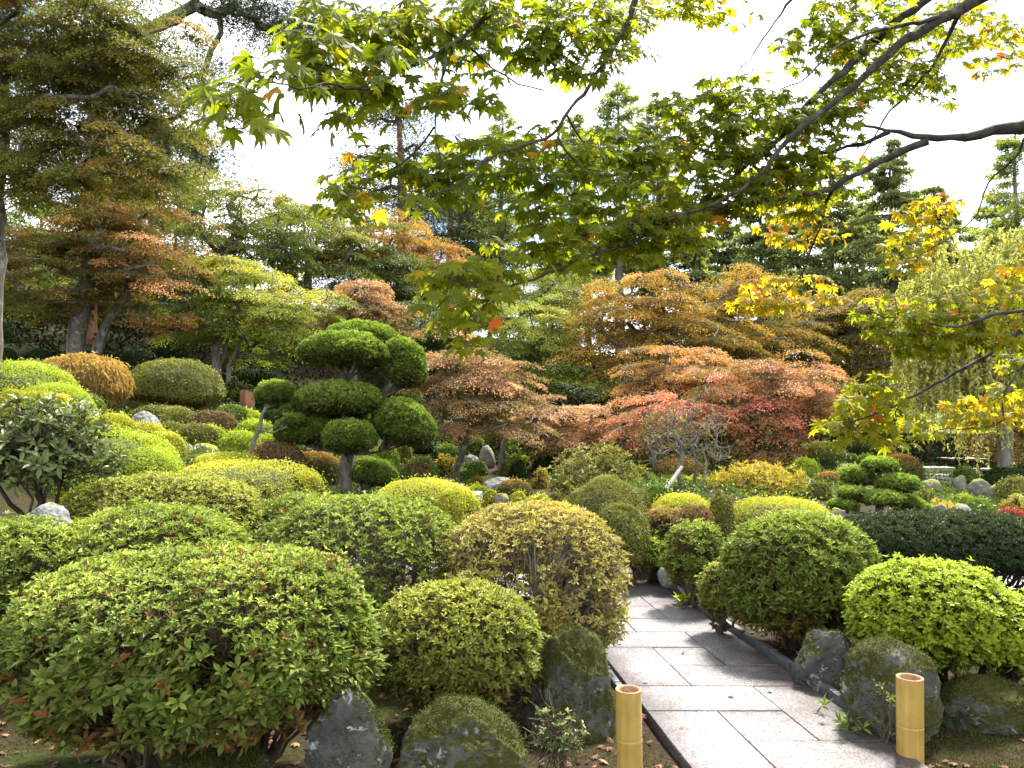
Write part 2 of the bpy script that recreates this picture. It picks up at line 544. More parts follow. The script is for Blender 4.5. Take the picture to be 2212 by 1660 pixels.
B('azalea', 1500, 1128, 134, 6.5, 'olive green azalea with twiggy shaded base beside the upright slate tiles', bot=1290, near=1, L=.033, W=.013, fb=.2, ntw=400, cov=2.2, side=.6, p=2.8)
B('bright', 1384, 1153, 112, 7.3, 'low bright green azalea at the far end of the path edging', bot=1238, near=1, L=.03, W=.013, fb=.22, ntw=150, cov=2.4)
B('bright', 2010, 1212, 330, 4.5, 'glossy yellow green azalea sloping down behind the right bamboo post', bot=1460, near=1, L=.028, W=.013, fb=.16, ntw=400, cov=3.2, side=.9, lobes=((170, 75, 250, -.1), (290, 130, 250, -.2)), wood='twig_dark')
B('yew', 2030, 1110, 500, 6.3, 'long dark green yew hedge with arching top and bare stems', bot=1300, near=1, L=.034, W=.007, fb=.34, ntw=700, stems=20, cov=3.0, side=.75, per=8, p=2.7, biglow=.1, wood='twig_dark', lobes=((180, 45, 300, .0),), dr=.45)
B('glossy', 1200, 1535, 120, 3.45, 'little dark leaved azalea seedling in front of the tall mossy boulder', bot=1640, near=1, L=.026, W=.011, fb=.1, ntw=70, cov=.7, thick=.2, stems=5, stemr=.005, biglow=0)
# --- left slope, near to far
B('bright', 245, 925, 300, 8.0, 'wide bright yellow green mound right of the rhododendron', bot=1075, lobes=((70, 38, 150, -.2), (-90, 20, 170, .2)))
B('bright', 45, 782, 240, 9.2, 'bright clipped mound at the left edge, highest of the yellow green ones', h=.55, lobes=((75, 48, 170, -.3),))
B('yellow', 95, 848, 190, 8.6, 'yellow green mound directly below the highest left edge mound', h=.5, lobes=((55, 22, 120, -.2), (-60, -6, 120, .1)))
B('olive', 60, 778, 160, 10.8, 'flat olive mound between the weeping maple and the left edge', h=.3)
B('yellow', 238, 894, 105, 9.6, 'small yellow mound under the weeping orange maple', h=.4)
B('yellow', 305, 915, 110, 9.9, 'yellow mound in front of the pale grey rock', h=.45)
B('yellow', 350, 935, 95, 9.4, 'yellow ridge mound above the round olive ball bush', h=.6)
B('olive', 357, 971, 74, 8.9, 'round olive ball bush at the foot of the yellow ridge', bot=1020)
B('green', 178, 852, 90, 10.9, 'loose green bush under the weeping orange maple', h=.45)
B('orange_weep', 182, 768, 190, 11.6, 'orange weeping lace leaf maple draped like a dome', bot=905, cf=.45, lump=.10, p=2.2, name='weeping_maple', cat='tree', fb=.2)
B('olive', 380, 779, 200, 13.0, 'big olive green mushroom dome tree on several stems', bot=897, fb=.13, cf=.3, p=2.3, name='dome_tree', cat='tree')
B('olive', 300, 866, 80, 12.6, 'low olive mound below the mushroom dome tree, left side', h=.4)
B('olive', 350, 876, 130, 12.2, 'long olive mound sloping right behind the pale grey rock', h=.35)
B('olive', 372, 914, 54, 10.9, 'dull olive ball next to the pale grey rock', h=.8)
B('olive', 425, 917, 86, 10.7, 'grey olive mound between the dull ball and the bright green rows', h=.6)
B('bright', 457, 921, 62, 11.0, 'bright green mound touching the grey olive mound', h=.7)
B('bright', 520, 933, 84, 10.8, 'bright green mound left of the bare white trunk', h=.5)
B('olive', 424, 894, 64, 12.1, 'small dull mound left of the brownish round bush', h=.45)
B('brown', 462, 888, 92, 11.9, 'brownish green round bush above the bright green rows', h=.55, solid=1)
B('green', 498, 876, 80, 13.2, 'dark green low mound right of the mushroom dome tree', h=.35)
B('bright', 527, 884, 68, 13.3, 'bright green mound at the foot of the tree stump', h=.4)
B('green', 499, 844, 36, 15.4, 'small round green ball left of the tree stump', h=.95)
B('dark', 577, 864, 52, 15.2, 'dark ball bush right of the tree stump', h=.6)
B('dark', 590, 888, 44, 13.2, 'dark green ball behind the bare white trunk', h=.7)
B('bright', 552, 909, 84, 11.6, 'bright lime mound behind the bare white trunk', h=.4)
B('bright', 590, 939, 72, 11.3, 'lime mound right of the bare white trunk', h=.4)
B('brown', 597, 955, 122, 9.9, 'brown feathery dome left of the topiary tree', h=.48, solid=1)
B('yellow', 492, 979, 145, 9.4, 'flat yellow mound behind the wide yellow hedge', h=.25)
B('yellow', 530, 998, 320, 8.1, 'wide yellow azalea hedge with square right end, left of the topiary', bot=1085, p=3.2, lobes=((125, 24, 90, .0),))
B('rust', 680, 978, 122, 10.6, 'orange topped clipped bush left of the topiary trunk', bot=1040, p=2.6)
B('rust', 704, 902, 72, 12.2, 'orange topped bush peeping out behind the topiary', h=.5)
# dark balls under the left maples
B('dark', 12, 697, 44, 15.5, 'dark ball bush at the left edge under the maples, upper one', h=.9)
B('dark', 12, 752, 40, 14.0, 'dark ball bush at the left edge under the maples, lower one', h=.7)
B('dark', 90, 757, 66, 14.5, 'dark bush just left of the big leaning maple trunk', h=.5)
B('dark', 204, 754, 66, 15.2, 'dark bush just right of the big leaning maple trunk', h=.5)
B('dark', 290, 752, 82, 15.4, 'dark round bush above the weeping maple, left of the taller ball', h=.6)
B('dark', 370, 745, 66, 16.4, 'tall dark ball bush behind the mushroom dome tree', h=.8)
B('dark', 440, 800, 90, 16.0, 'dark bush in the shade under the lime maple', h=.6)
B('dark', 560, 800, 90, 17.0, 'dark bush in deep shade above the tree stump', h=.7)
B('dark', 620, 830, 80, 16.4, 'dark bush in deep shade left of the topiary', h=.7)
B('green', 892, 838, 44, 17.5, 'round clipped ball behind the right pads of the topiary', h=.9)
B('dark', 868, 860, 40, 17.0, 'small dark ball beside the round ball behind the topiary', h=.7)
# --- middle, behind the near azaleas
B('yellow', 915, 1034, 230, 7.9, 'bright yellow green mound right of the topiary trunk', bot=1110, near=0, lobes=((60, 22, 130, -.2),))
B('olive', 860, 947, 54, 13.8, 'olive round bush right of the topiary, left of the stemmed ball', h=.9)
B('dark', 911, 953, 50, 14.2, 'dark ball on a thin stem behind the stone basin', h=.95, fb=.35)
B('bright', 836, 957, 40, 13.2, 'green mound against the lowest topiary pad', h=.9)
B('green', 966, 960, 48, 15.2, 'neat green dome left of the slender maple trunk', h=.6)
B('olive', 955, 912, 66, 16.8, 'loose dull green bush above the neat green dome', h=.9, lump=.12)
B('olive', 1026, 946, 40, 16.0, 'olive bush just right of the slender maple trunk', h=.9)
B('green', 915, 988, 48, 13.2, 'low green bush behind the stone basin', h=.5)
B('dark', 942, 979, 30, 13.9, 'small dark bush between two green domes', h=.6)
B('green', 1010, 1018, 44, 13.2, 'dark green ball by the foot of the slender maple trunk', h=.8)
B('green', 1030, 998, 40, 14.0, 'green tuft between the two squared rocks', h=.8)
B('green', 1105, 964, 36, 15.8, 'green ball above a cluster of three small balls', h=.8)
B('olive', 1137, 955, 40, 16.4, 'upright olive bush right of the cluster of small balls', h=1.0)
B('green', 1090, 981, 28, 15.2, 'leftmost of the cluster of three small balls', h=.8)
B('green', 1114, 982, 26, 15.0, 'middle of the cluster of three small balls', h=.8)
B('bright', 1133, 986, 20, 15.0, 'rightmost and smallest of the cluster of three balls', h=.8)
B('olive', 1105, 992, 44, 14.2, 'flat olive bush above the dark cone bush', h=.6)
B('dark', 1119, 997, 36, 13.2, 'dark cone shaped bush in the middle of the garden', h=1.1)
B('dark', 1178, 988, 52, 14.4, 'dark round bush right of the dark cone', h=.8)
B('bright', 1107, 942, 30, 17.5, 'bright green tuft under the salmon maple', h=.6)
B('green', 1042, 940, 26, 17.4, 'green tuft behind the tall squared rock', h=.7)
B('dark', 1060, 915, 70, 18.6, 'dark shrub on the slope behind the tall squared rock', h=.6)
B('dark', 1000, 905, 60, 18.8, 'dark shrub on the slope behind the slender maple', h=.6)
B('dark', 1090, 1040, 60, 12.2, 'dark low bush in front of the dark cone', h=.6)
B('yellowplant', 962, 984, 56, 13.6, 'yellow leaved loose shrub behind the stone basin', h=.7)
B('brown', 900, 1000, 56, 12.9, 'pinkish brown loose shrub left of the stone basin', h=.7, solid=1, lump=.2)
B('yellowplant', 1030, 1030, 60, 12.4, 'yellow green loose shrub left of the rounded grey rock', h=.7)
B('yellowplant', 1170, 1010, 40, 12.8, 'yellow sprig bush beside the dark round bush', h=.9)
B('rust', 1111, 1036, 68, 10.6, 'brown orange low bush beside the rounded grey rock', h=.45)
B('yellow', 1061, 1061, 40, 9.4, 'small yellow ball in front of the rounded grey rock', h=.6)
B('yellow', 1120, 1066, 52, 9.2, 'yellow mound left half of the pair behind the tan azalea', h=.45)
B('yellow', 1163, 1071, 80, 8.6, 'yellow mound right half of the pair behind the tan azalea', h=.45)
B('bright', 1028, 1050, 44, 11.0, 'low green mound at the end of the stone slab', h=.35)
B('yellow', 1195, 1095, 54, 7.4, 'yellow ball rising over the shoulder of the tan azalea', h=.6)
B('loose', 1217, 1026, 90, 8.8, 'grey green loose azalea behind the yellow pair', h=.8)
B('loose', 1285, 960, 210, 11.0, 'large loose rhododendron with yellow and green leaves in the centre', h=.45)
B('rust', 1286, 926, 84, 16.0, 'orange flushed dome bush under the salmon maple', h=.55)
B('olive', 1380, 952, 68, 15.2, 'olive dome bush left of the bare twisted tree', h=.6)
B('dark', 1330, 950, 60, 17.0, 'dark shrub in the shade between two dome bushes', h=.6)
B('rust', 1467, 993, 105, 12.6, 'orange brown dome bush behind the bare twisted tree', h=.45)
B('yellow', 1490, 1033, 106, 10.6, 'yellow green mound behind the trunk of the bare twisted tree', h=.45)
B('olive', 1312, 1038, 170, 7.6, 'tall olive azalea behind the path lamp', bot=1190, lump=.14, lobes=((25, 50, 130, -.35), (-50, 20, 110, .2), (50, 12, 100, .3)))
B('green', 1418, 1047, 84, 8.7, 'green mound behind the brown azaleas', h=.7)
B('yellow', 1473, 1068, 160, 8.1, 'flat topped yellow mound in front of the bare twisted tree', h=.4)
B('olive', 1558, 1064, 60, 7.4, 'upright dull olive bush between two yellow hedges', h=.9, lump=.12)
B('yellow', 1682, 1077, 220, 7.9, 'long yellow hedge behind the tall leafy azalea', bot=1145, p=2.9)
B('rust', 1432, 1098, 116, 7.5, 'rust brown azalea above the olive azalea by the path', h=.6, lump=.1, near=1, L=.03, W=.013, fb=.3, ntw=200, cov=2.0, side=.6, wood='twig')
B('brown', 1500, 1090, 110, 7.3, 'pinkish brown azalea behind the olive azalea', h=.4, solid=1, lump=.1)
B('yellowplant', 1635, 1000, 220, 10.0, 'large yellow leaved rhododendron in front of the red maple', h=.38)
B('loose', 1475, 890, 120, 9.9, 'sparse yellowing leaves on the bare twisted tree', h=.0, skip=1)
# --- right side
B('bright', 1740, 992, 58, 12.2, 'green mound at the foot of the red maple', h=.5)
B('dark', 1780, 993, 52, 12.8, 'dark grey green bush left of the flat rock', h=.5)
B('olive', 1774, 955, 96, 14.6, 'dark olive dome bush under the red maple', h=.5)
B('green', 1840, 983, 38, 14.2, 'green mound behind the flat rock, left one', h=.5)
B('green', 1873, 983, 46, 14.0, 'green mound behind the flat rock, right one', h=.45)
B('rust', 1942, 982, 86, 13.0, 'orange dome bush behind the pine topiary', h=.5)
B('rust', 1788, 1020, 52, 11.2, 'brown orange ball left of the pine topiary', h=.6)
B('olive', 1770, 1043, 48, 9.6, 'grey olive ball beside a white twig', h=.7)
B('bright', 1830, 1010, 46, 11.6, 'bright green tuft behind the left pad of the pine topiary', h=.5)
B('yellow', 2170, 1124, 150, 8.3, 'bright yellow mound sloping behind the dark yew hedge', h=.3, lobes=((60, 24, 110, -.2),))
B('green', 2084, 1009, 42, 14.0, 'mossy green ball in front of the garden table', h=.5)
B('olive', 2200, 1032, 90, 10.6, 'olive dome bush at the right edge beside the steps', h=.55)
B('dark', 2180, 1012, 100, 13.0, 'dark low hedge behind the steps at the right edge', h=.22)
B('bright', 2080, 1070, 42, 10.2, 'bright green tuft beside the lower steps', h=.5)
B('green', 2112, 1079, 46, 9.8, 'green mound at the corner of the lower steps', h=.6)
B('redplant', 2185, 1096, 70, 9.0, 'small red leaved shrub at the right edge', h=.55)
B('yellowplant', 2040, 1085, 90, 9.0, 'loose yellowish shrub behind the dark yew hedge', h=.3)
B('loose', 2000, 1060, 70, 9.6, 'loose dull shrub right of the pine topiary', h=.5)
B('yellowplant', 2195, 1068, 60, 9.6, 'yellow orange shrub above the red shrub', h=.6)
B('dark', 1890, 940, 150, 17.5, 'dark hedge in deep shade left of the garden shelter', h=.35)
B('dark', 1640, 950, 110, 16.5, 'dark low bush in the shade under the red maple', h=.4)
B('dark', 1560, 975, 80, 14.6, 'dark green mound behind the red maple trunk', h=.5)
B('green', 1590, 990, 70, 13.6, 'green mound left of the red maple trunk', h=.4)
B('loose', 1385, 1010, 60, 11.5, 'loose green shrub left of the orange brown dome', h=.6)


# ------------------------------------------------------------------ terrain
CTRL = [(x, y, 0, 1.0) for x in (-6, -3, -1, 1, 3, 6) for y in (-4, 0, 2.5)]
for x0_, x1_, py, Y in ((1988, 2064, 1036, 14.3), (1992, 2058, 1052, 13.1), (2040, 2094, 1064, 12.4), (2086, 2138, 1080, 11.7), (2110, 2166, 1090, 11.1), (2128, 2172, 1104, 10.5), (2050, 2100, 1118, 9.0), (2180, 2212, 1090, 10.2), (2100, 2130, 1068, 11.2), (1830, 1860, 1020, 13.0), (1960, 1990, 1090, 10.0)):
    p = at((x0_ + x1_) / 2, py, Y)
    CTRL.append((p[0], p[1], p[2], 4.0))
CTRL += [(x, y, 0, 2.0) for x in (-2, -1, 0, 1, 2, 3) for y in (3.3, 4.5, 5.5)] + [(1.0, 7, 0, 2), (.8, 8.3, 0, 2), (-.4, 8.2, 0, 1), (4.6, 8, -.15, 1)]
for px, py, Y in ((165, 768, 15), (385, 895, 13), (535, 886, 15), (545, 985, 9.8), (745, 1085, 10), (470, 775, 16), (990, 1055, 12.6), (1060, 1005, 15),
                  (1400, 1000, 14), (1640, 1000, 13.5), (1481, 1070, 10), (1899, 1114, 8.5), (2080, 1022, 15.5), (2170, 1019, 15), (205, 860, 12.2), (1180, 940, 19)):
    p = at(px, py, Y)
    CTRL.append((p[0], p[1], p[2], 3))
for x, y, z in ((-14, 20, 4.6), (-14, 12, 3.4), (-12, 30, 6.5), (-5, 24, 4.2), (0, 24, 2.2), (6, 22, 1.2), (12, 20, .3), (14, 12, 0), (9, 8, -.2), (16, 30, 1.5), (0, 32, 4.2), (8, 32, 2.6),
                (-20, 45, 8), (0, 45, 6), (20, 45, 4), (-12, 4, 1.5), (-9, 1, .5), (0, 62, 7), (-30, 62, 9), (30, 62, 6), (-30, 20, 7), (30, 15, 0), (-30, 0, 2), (30, 0, 0)):
    CTRL.append((x, y, z, 1.5))
for b in BUSH:
    p = at(b['cx'], b['top'], b['Y'])
    ww = b['w'] / F * b['Y']
    if 'bot' in b:
        q = at(b['cx'], b['bot'], b['Y'])
        CTRL.append((p[0], p[1], q[2], 2))
    elif b['Y'] > 5.9:
        CTRL.append((p[0], p[1], p[2] - b['h'] * ww, .6))
C_ = np.array(CTRL, float)


def tps_k(a, b):
    d2 = ((a[:, None, :2] - b[None, :, :2]) ** 2).sum(-1)
    return np.where(d2 > 0, .5 * d2 * np.log(np.maximum(d2, 1e-12)), 0)


n_ = len(C_)
K_ = tps_k(C_, C_) + np.diag(4.0 / C_[:, 3])
P_ = np.column_stack([np.ones(n_), C_[:, :2]])
A_ = np.block([[K_, P_], [P_.T, np.zeros((3, 3))]])
S_ = np.linalg.solve(A_, np.concatenate([C_[:, 2], np.zeros(3)]))


def sstep(a, b, x):
    t = np.clip((x - a) / (b - a), 0, 1)
    return t * t * (3 - 2 * t)


def H(x, y):
    x = np.atleast_1d(np.asarray(x, float))
    y = np.atleast_1d(np.asarray(y, float))
    q = np.column_stack([x, y])
    z = np.concatenate([tps_k(q[i:i + 20000], C_) @ S_[:n_] for i in range(0, len(q), 20000)]) + S_[n_] + q @ S_[n_ + 1:]
    far = sstep(50, 75, np.hypot(x, y))
    z = z * (1 - far) + 6 * far * sstep(0, 40, y)
    z = np.where(y < 1, z * sstep(-3, 1, y), z)
    u = x + .12 * (y - 3.82)
    flat = (1 - sstep(.75, 1.4, np.abs(u - 1.31))) * (1 - sstep(8.5, 10, y))
    back = (1 - sstep(.5, 1.2, np.abs(y - (8.35 + .0 * x)))) * sstep(-4.2, -2.6, x) * (1 - sstep(1.0, 2.0, x))
    return z * (1 - np.maximum(flat, .0))


def h1(x, y):
    return float(H(x, y)[0])


def ground_mesh():
    xs = np.concatenate([np.arange(-140, -30, 6), np.arange(-30, -8, .8), np.arange(-8, 8, .12), np.arange(8, 30, .8), np.arange(30, 141, 6)])
    ys = np.concatenate([np.arange(-60, -4, 4), np.arange(-4, 1.5, .5), np.arange(1.5, 12, .12), np.arange(12, 40, .6), np.arange(40, 200, 6)])
    X, Yg = np.meshgrid(xs, ys)
    x, y = X.ravel(), Yg.ravel()
    z = H(x, y)
    bump_ = fbm(np.column_stack([x * 2.2, y * 2.2, x * 0]), 4, 5) * .09
    u = x + .12 * (y - 3.82)
    onpath = (1 - sstep(.52, .62, np.abs(u - 1.315))) * (y < 13)
    z = z + bump_ * (1 - onpath) - .035 * onpath
    nx, ny = len(xs), len(ys)
    i = (np.arange(ny - 1)[:, None] * nx + np.arange(nx - 1)[None]).ravel()
    a = Acc()
    a.add(np.column_stack([x, y, z]), np.column_stack([i, i + 1, i + nx + 1, i + nx]))
    m, nt, b, out = new_mat('garden_soil_and_moss')
    n1 = noise_node(nt, .9, 7, .6)
    n2 = noise_node(nt, 38, 5, .7)
    soil = ramp(nt, [(.3, (.016, .011, .007)), (.55, (.04, .027, .016)), (.75, (.085, .055, .03))])
    moss = ramp(nt, [(.3, (.013, .018, .004)), (.55, (.032, .042, .008)), (.75, (.065, .075, .014))])
    nt.links.new(n2.outputs['Fac'], soil.inputs['Fac'])
    nt.links.new(n2.outputs['Fac'], moss.inputs['Fac'])
    sel = ramp(nt, [(.49, (0, 0, 0)), (.58, (1, 1, 1))])
    nt.links.new(n1.outputs['Fac'], sel.inputs['Fac'])
    c = mixc(nt, sel.outputs['Color'], soil.outputs['Color'], moss.outputs['Color'])
    nt.links.new(c, b.inputs['Base Color'])
    b.inputs['Roughness'].default_value = .95
    b.inputs['Specular IOR Level'].default_value = .1
    bump(nt, b, n2.outputs['Fac'], .9, .03)
    o = a.build('ground', m, smooth=True)
    tag(o, 'mossy brown garden soil rising into a planted hillside', None, None, 'structure')


ground_mesh()


# ------------------------------------------------------------------ stone path and its edging
def pt(u, Y, z):
    return (u - .12 * (Y - 3.82), Y, z)


def granite_mat():
    m, nt, b, out = new_mat('speckled_granite')
    tc = nt.nodes.new('ShaderNodeTexCoord')
    n1 = noise_node(nt, 85, 4, .85, tc.outputs['Object'])
    n2 = noise_node(nt, 1.3, 6, .6, tc.outputs['Object'])
    n3 = noise_node(nt, 9, 5, .6, tc.outputs['Object'])
    r1 = ramp(nt, [(.40, (.04, .036, .036)), (.5, (.155, .145, .145)), (.59, (.285, .275, .275))])
    nt.links.new(n1.outputs['Fac'], r1.inputs['Fac'])
    ad = nt.nodes.new('ShaderNodeMath')
    ad.operation = 'MULTIPLY_ADD'
    nt.links.new(n3.outputs['Fac'], ad.inputs[0])
    ad.inputs[1].default_value = .35
    nt.links.new(n2.outputs['Fac'], ad.inputs[2])
    st = nt.nodes.new('ShaderNodeAttribute')
    st.attribute_name = 'tint'
    ad2 = nt.nodes.new('ShaderNodeMath')
    ad2.operation = 'ADD'
    nt.links.new(ad.outputs[0], ad2.inputs[0])
    nt.links.new(st.outputs['Fac'], ad2.inputs[1])
    r2 = ramp(nt, [(.62, (1, 1, 1)), (.85, (.55, .5, .5)), (1.0, (.36, .32, .32))])
    nt.links.new(ad2.outputs[0], r2.inputs['Fac'])
    c = mixc(nt, 1.0, r1.outputs['Color'], r2.outputs['Color'], 'MULTIPLY')
    nt.links.new(c, b.inputs['Base Color'])
    b.inputs['Roughness'].default_value = .42
    b.inputs['Specular IOR Level'].default_value = .45
    bump(nt, b, n1.outputs['Fac'], .25, .004)
    return m


def path():
    a = Acc()
    g = .005
    u0, u1, u2, u3 = .777, 1.158, 1.515, 1.856
    slabs = []
    for k in range(-3, 6):
        y = 3.43 + 1.155 * k
        d = .385
        slabs += [(u0, u1, y, y + 2 * d), (u1, u3, y, y + d), (u1, u2, y + d, y + 2 * d), (u2, u3, y + d, y + 3 * d), (u0, u2, y + 2 * d, y + 3 * d)]
    R = np.random.default_rng(3)
    for (a0, a1, y0, y1) in slabs:
        z = .03 + R.uniform(-.003, .003)
        n = 8
        us = np.linspace(a0 + g, a1 - g, n)
        ys = np.linspace(y0 + g, y1 - g, n)
        U, V = np.meshgrid(us, ys)
        top = np.array([pt(p, q, z) for p, q in zip(U.ravel(), V.ravel())])
        edge = np.minimum(np.abs(U - u3), np.abs(U - u0) * 1.6).ravel()
        slab_tone = R.uniform(-.07, .07) + .32 * np.exp(-(edge / .16) ** 2) + .10 * np.exp(-(np.minimum(np.abs(V - y0), np.abs(V - y1)).ravel() / .03) ** 2)  # random tone per slab, darker towards path sides and slab ends
        i = (np.arange(n - 1)[:, None] * n + np.arange(n - 1)[None]).ravel()
        a.add(top, np.column_stack([i, i + 1, i + n + 1, i + n]), slab_tone)
        rim = [j for j in range(n)] + [j * n + n - 1 for j in range(1, n)] + [(n - 1) * n + j for j in range(n - 2, -1, -1)] + [j * n for j in range(n - 2, 0, -1)]
        tv = top[rim]
        mid = np.array([[p[0], p[1], z] for p in tv])
        c = tv.mean(0)
        low = tv + nrm(tv - c) * .004
        low[:, 2] = z - .006
        bot = low.copy()
        bot[:, 2] = -.06
        m = len(rim)
        v = np.vstack([mid, low, bot])
        q = [(s, m + s, m + (s + 1) % m, (s + 1) % m) for s in range(m)] + [(m + s, 2 * m + s, 2 * m + (s + 1) % m, m + (s + 1) % m) for s in range(m)]
        a.add(v, q, .15)
    o = a.build('path', granite_mat())
    tag(o, 'paved walk of speckled pale granite slabs with mossy joints', None, None, 'structure')
    # further part of the walk turning left behind the tan azalea, and the gravel forecourt on the right
    m, nt, b, out = new_mat('pale_gravel')
    n1 = noise_node(nt, 60, 4, .8)
    r = ramp(nt, [(.3, (.16, .15, .14)), (.7, (.40, .385, .37))])
    nt.links.new(n1.outputs['Fac'], r.inputs['Fac'])
    nt.links.new(r.outputs['Color'], b.inputs['Base Color'])
    b.inputs['Roughness'].default_value = .8
    bump(nt, b, n1.outputs['Fac'], .6, .02)
    for nm, xs, ys, dz in (('gravel_walk', np.linspace(-2.2, 2.3, 40), np.linspace(6.7, 7.7, 14), .06), ('gravel_court', np.linspace(3.6, 8.5, 40), np.linspace(5.7, 7.4, 18), .07)):
        X, Yg = np.meshgrid(xs, ys)
        jit = fbm(np.column_stack([X.ravel(), Yg.ravel(), X.ravel() * 0]), 3, 9) * .5
        x, y = X.ravel(), Yg.ravel() + jit * (np.abs(Yg.ravel() - ys.mean()) / (np.ptp(ys) / 2))
        nx = len(xs)
        i = (np.arange(len(ys) - 1)[:, None] * nx + np.arange(nx - 1)[None]).ravel()
        if nm == 'gravel_walk':
            keep = x < .45 + 0 * y
            z = H(x, y) + dz
            q = np.column_stack([i, i + 1, i + nx + 1, i + nx])
            q = q[keep[q].all(1)]
        else:
            z = H(x, y) + dz
            q = np.column_stack([i, i + 1, i + nx + 1, i + nx])
        a = Acc()
        a.add(np.column_stack([x, y, z]), q)
        o = a.build(nm, m)
        tag(o, 'pale gravel walk behind the azaleas' if nm == 'gravel_walk' else 'pale gravel clearing beyond the yew hedge', None, None, 'structure')


path()


def edging():
    m, nt, b, out = new_mat('charcoal_tile')
    n1 = noise_node(nt, 30, 5, .6)
    r = ramp(nt, [(.3, (.045, .05, .055)), (.7, (.12, .13, .14))])
    nt.links.new(n1.outputs['Fac'], r.inputs['Fac'])
    nt.links.new(r.outputs['Color'], b.inputs['Base Color'])
    b.inputs['Roughness'].default_value = .5
    bump(nt, b, n1.outputs['Fac'], .2, .005)
    R = np.random.default_rng(5)

    def one(u, y, ln, hgt, rz, lab, grp):
        a = Acc()
        p = pt(u, y, 0)
        hh = hgt + .09
        box(a, (p[0], p[1], hgt / 2 - .045), (.045, ln, hh), rz)
        o = a.build('edging_tile', m, loc=(p[0], p[1], 0))
        o.rotation_euler = (R.normal(0, .03), R.normal(0, .02), 0)
        bevel(o, .006)
        tag(o, lab, 'edging tile', grp)
    y = 4.28
    while y < 9:
        one(1.905 + R.normal(0, .004), y, .232, .075 + R.normal(0, .005), math.atan(.12) + R.normal(0, .02),
            'dark grey edging tile set on edge along the right side of the granite path', 'edging tiles along the right of the path')
        y += .242
    y = 4.55
    while y < 5.6:
        one(.735, y, .232, .03, math.atan(.12) + R.normal(0, .03), 'dark low edging tile by the mossy boulder left of the granite path', 'edging tiles along the left of the path')
        y += .242
    # short roof tiles standing upright behind the edging
    for px, py, Y, lab in ((1478, 1262, 6.75, 'upright slate tile leaning behind the path edging, left one of a pair'),
                           (1497, 1268, 6.7, 'upright slate tile leaning behind the path edging, right one of a pair'),
                           (1405, 1216, 7.6, 'rust streaked upright tile behind the far end of the path edging')):
        p = at(px, py, Y)
        a = Acc()
        z0 = h1(p[0], Y)
        box(a, (p[0], Y, z0 + .1), (.07, .025, .34), R.normal(0, .3))
        o = a.build('upright_tile', m, loc=(p[0], Y, z0))
        o.rotation_euler = (R.normal(0, .08), .16, 0)
        bevel(o, .006)
        tag(o, lab, 'roof tile')


edging()


# ------------------------------------------------------------------ growing things
def super_dirs(n, R):
    d = nrm(R.normal(0, 1, (n, 3)))
    return d


def dome(c, rx, ry, ru, rd, n, R, p=2.3, lump=.05, seed=0, back=.5):
    """points and normals on a clipped mound: rounded above, flatter below"""
    d = super_dirs(int(n * 1.35), R)
    keep = (d[:, 1] < .35) | (d[:, 2] > .2) | (R.random(len(d)) < back)
    d = d[keep][:n]
    rz = np.where(d[:, 2] > 0, ru, rd)
    k = (np.abs(d[:, 0]) ** 2 + np.abs(d[:, 1]) ** 2) ** (p / 2) + np.abs(d[:, 2]) ** p
    r = k ** (-1 / p)
    q = d * r[:, None]
    lum = 1 + lump * 2 * fbm(q * 2.3 + seed * 7.7, 3, seed)
    pos = np.array(c) + q * lum[:, None] * np.column_stack([np.full(len(q), rx), np.full(len(q), ry), rz])
    nn = nrm(np.sign(q) * np.abs(q) ** (p - 1) / np.column_stack([np.full(len(q), rx), np.full(len(q), ry), rz]))
    pos = pos + nn * (fbm(pos * 7.0, 2, seed + 3) * lump * 1.1 * min(rx, 1.0))[:, None]
    return pos, nn, q


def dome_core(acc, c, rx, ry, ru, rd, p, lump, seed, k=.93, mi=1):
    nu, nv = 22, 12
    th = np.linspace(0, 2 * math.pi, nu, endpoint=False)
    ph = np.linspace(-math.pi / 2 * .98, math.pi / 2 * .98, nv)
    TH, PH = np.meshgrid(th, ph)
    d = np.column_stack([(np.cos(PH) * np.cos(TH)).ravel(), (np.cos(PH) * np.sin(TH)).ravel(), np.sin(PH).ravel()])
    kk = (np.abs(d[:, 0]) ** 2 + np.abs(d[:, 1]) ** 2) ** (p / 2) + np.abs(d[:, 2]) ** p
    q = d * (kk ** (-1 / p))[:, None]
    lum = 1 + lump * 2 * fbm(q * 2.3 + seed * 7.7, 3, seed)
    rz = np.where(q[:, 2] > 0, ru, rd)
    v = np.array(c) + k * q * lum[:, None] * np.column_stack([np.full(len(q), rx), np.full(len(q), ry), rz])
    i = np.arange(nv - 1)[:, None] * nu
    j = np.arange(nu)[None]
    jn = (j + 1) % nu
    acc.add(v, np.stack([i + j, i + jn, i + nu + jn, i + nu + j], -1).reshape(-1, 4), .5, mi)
    acc.add(v[-nu:], [tuple(range(nu))], .5, mi)


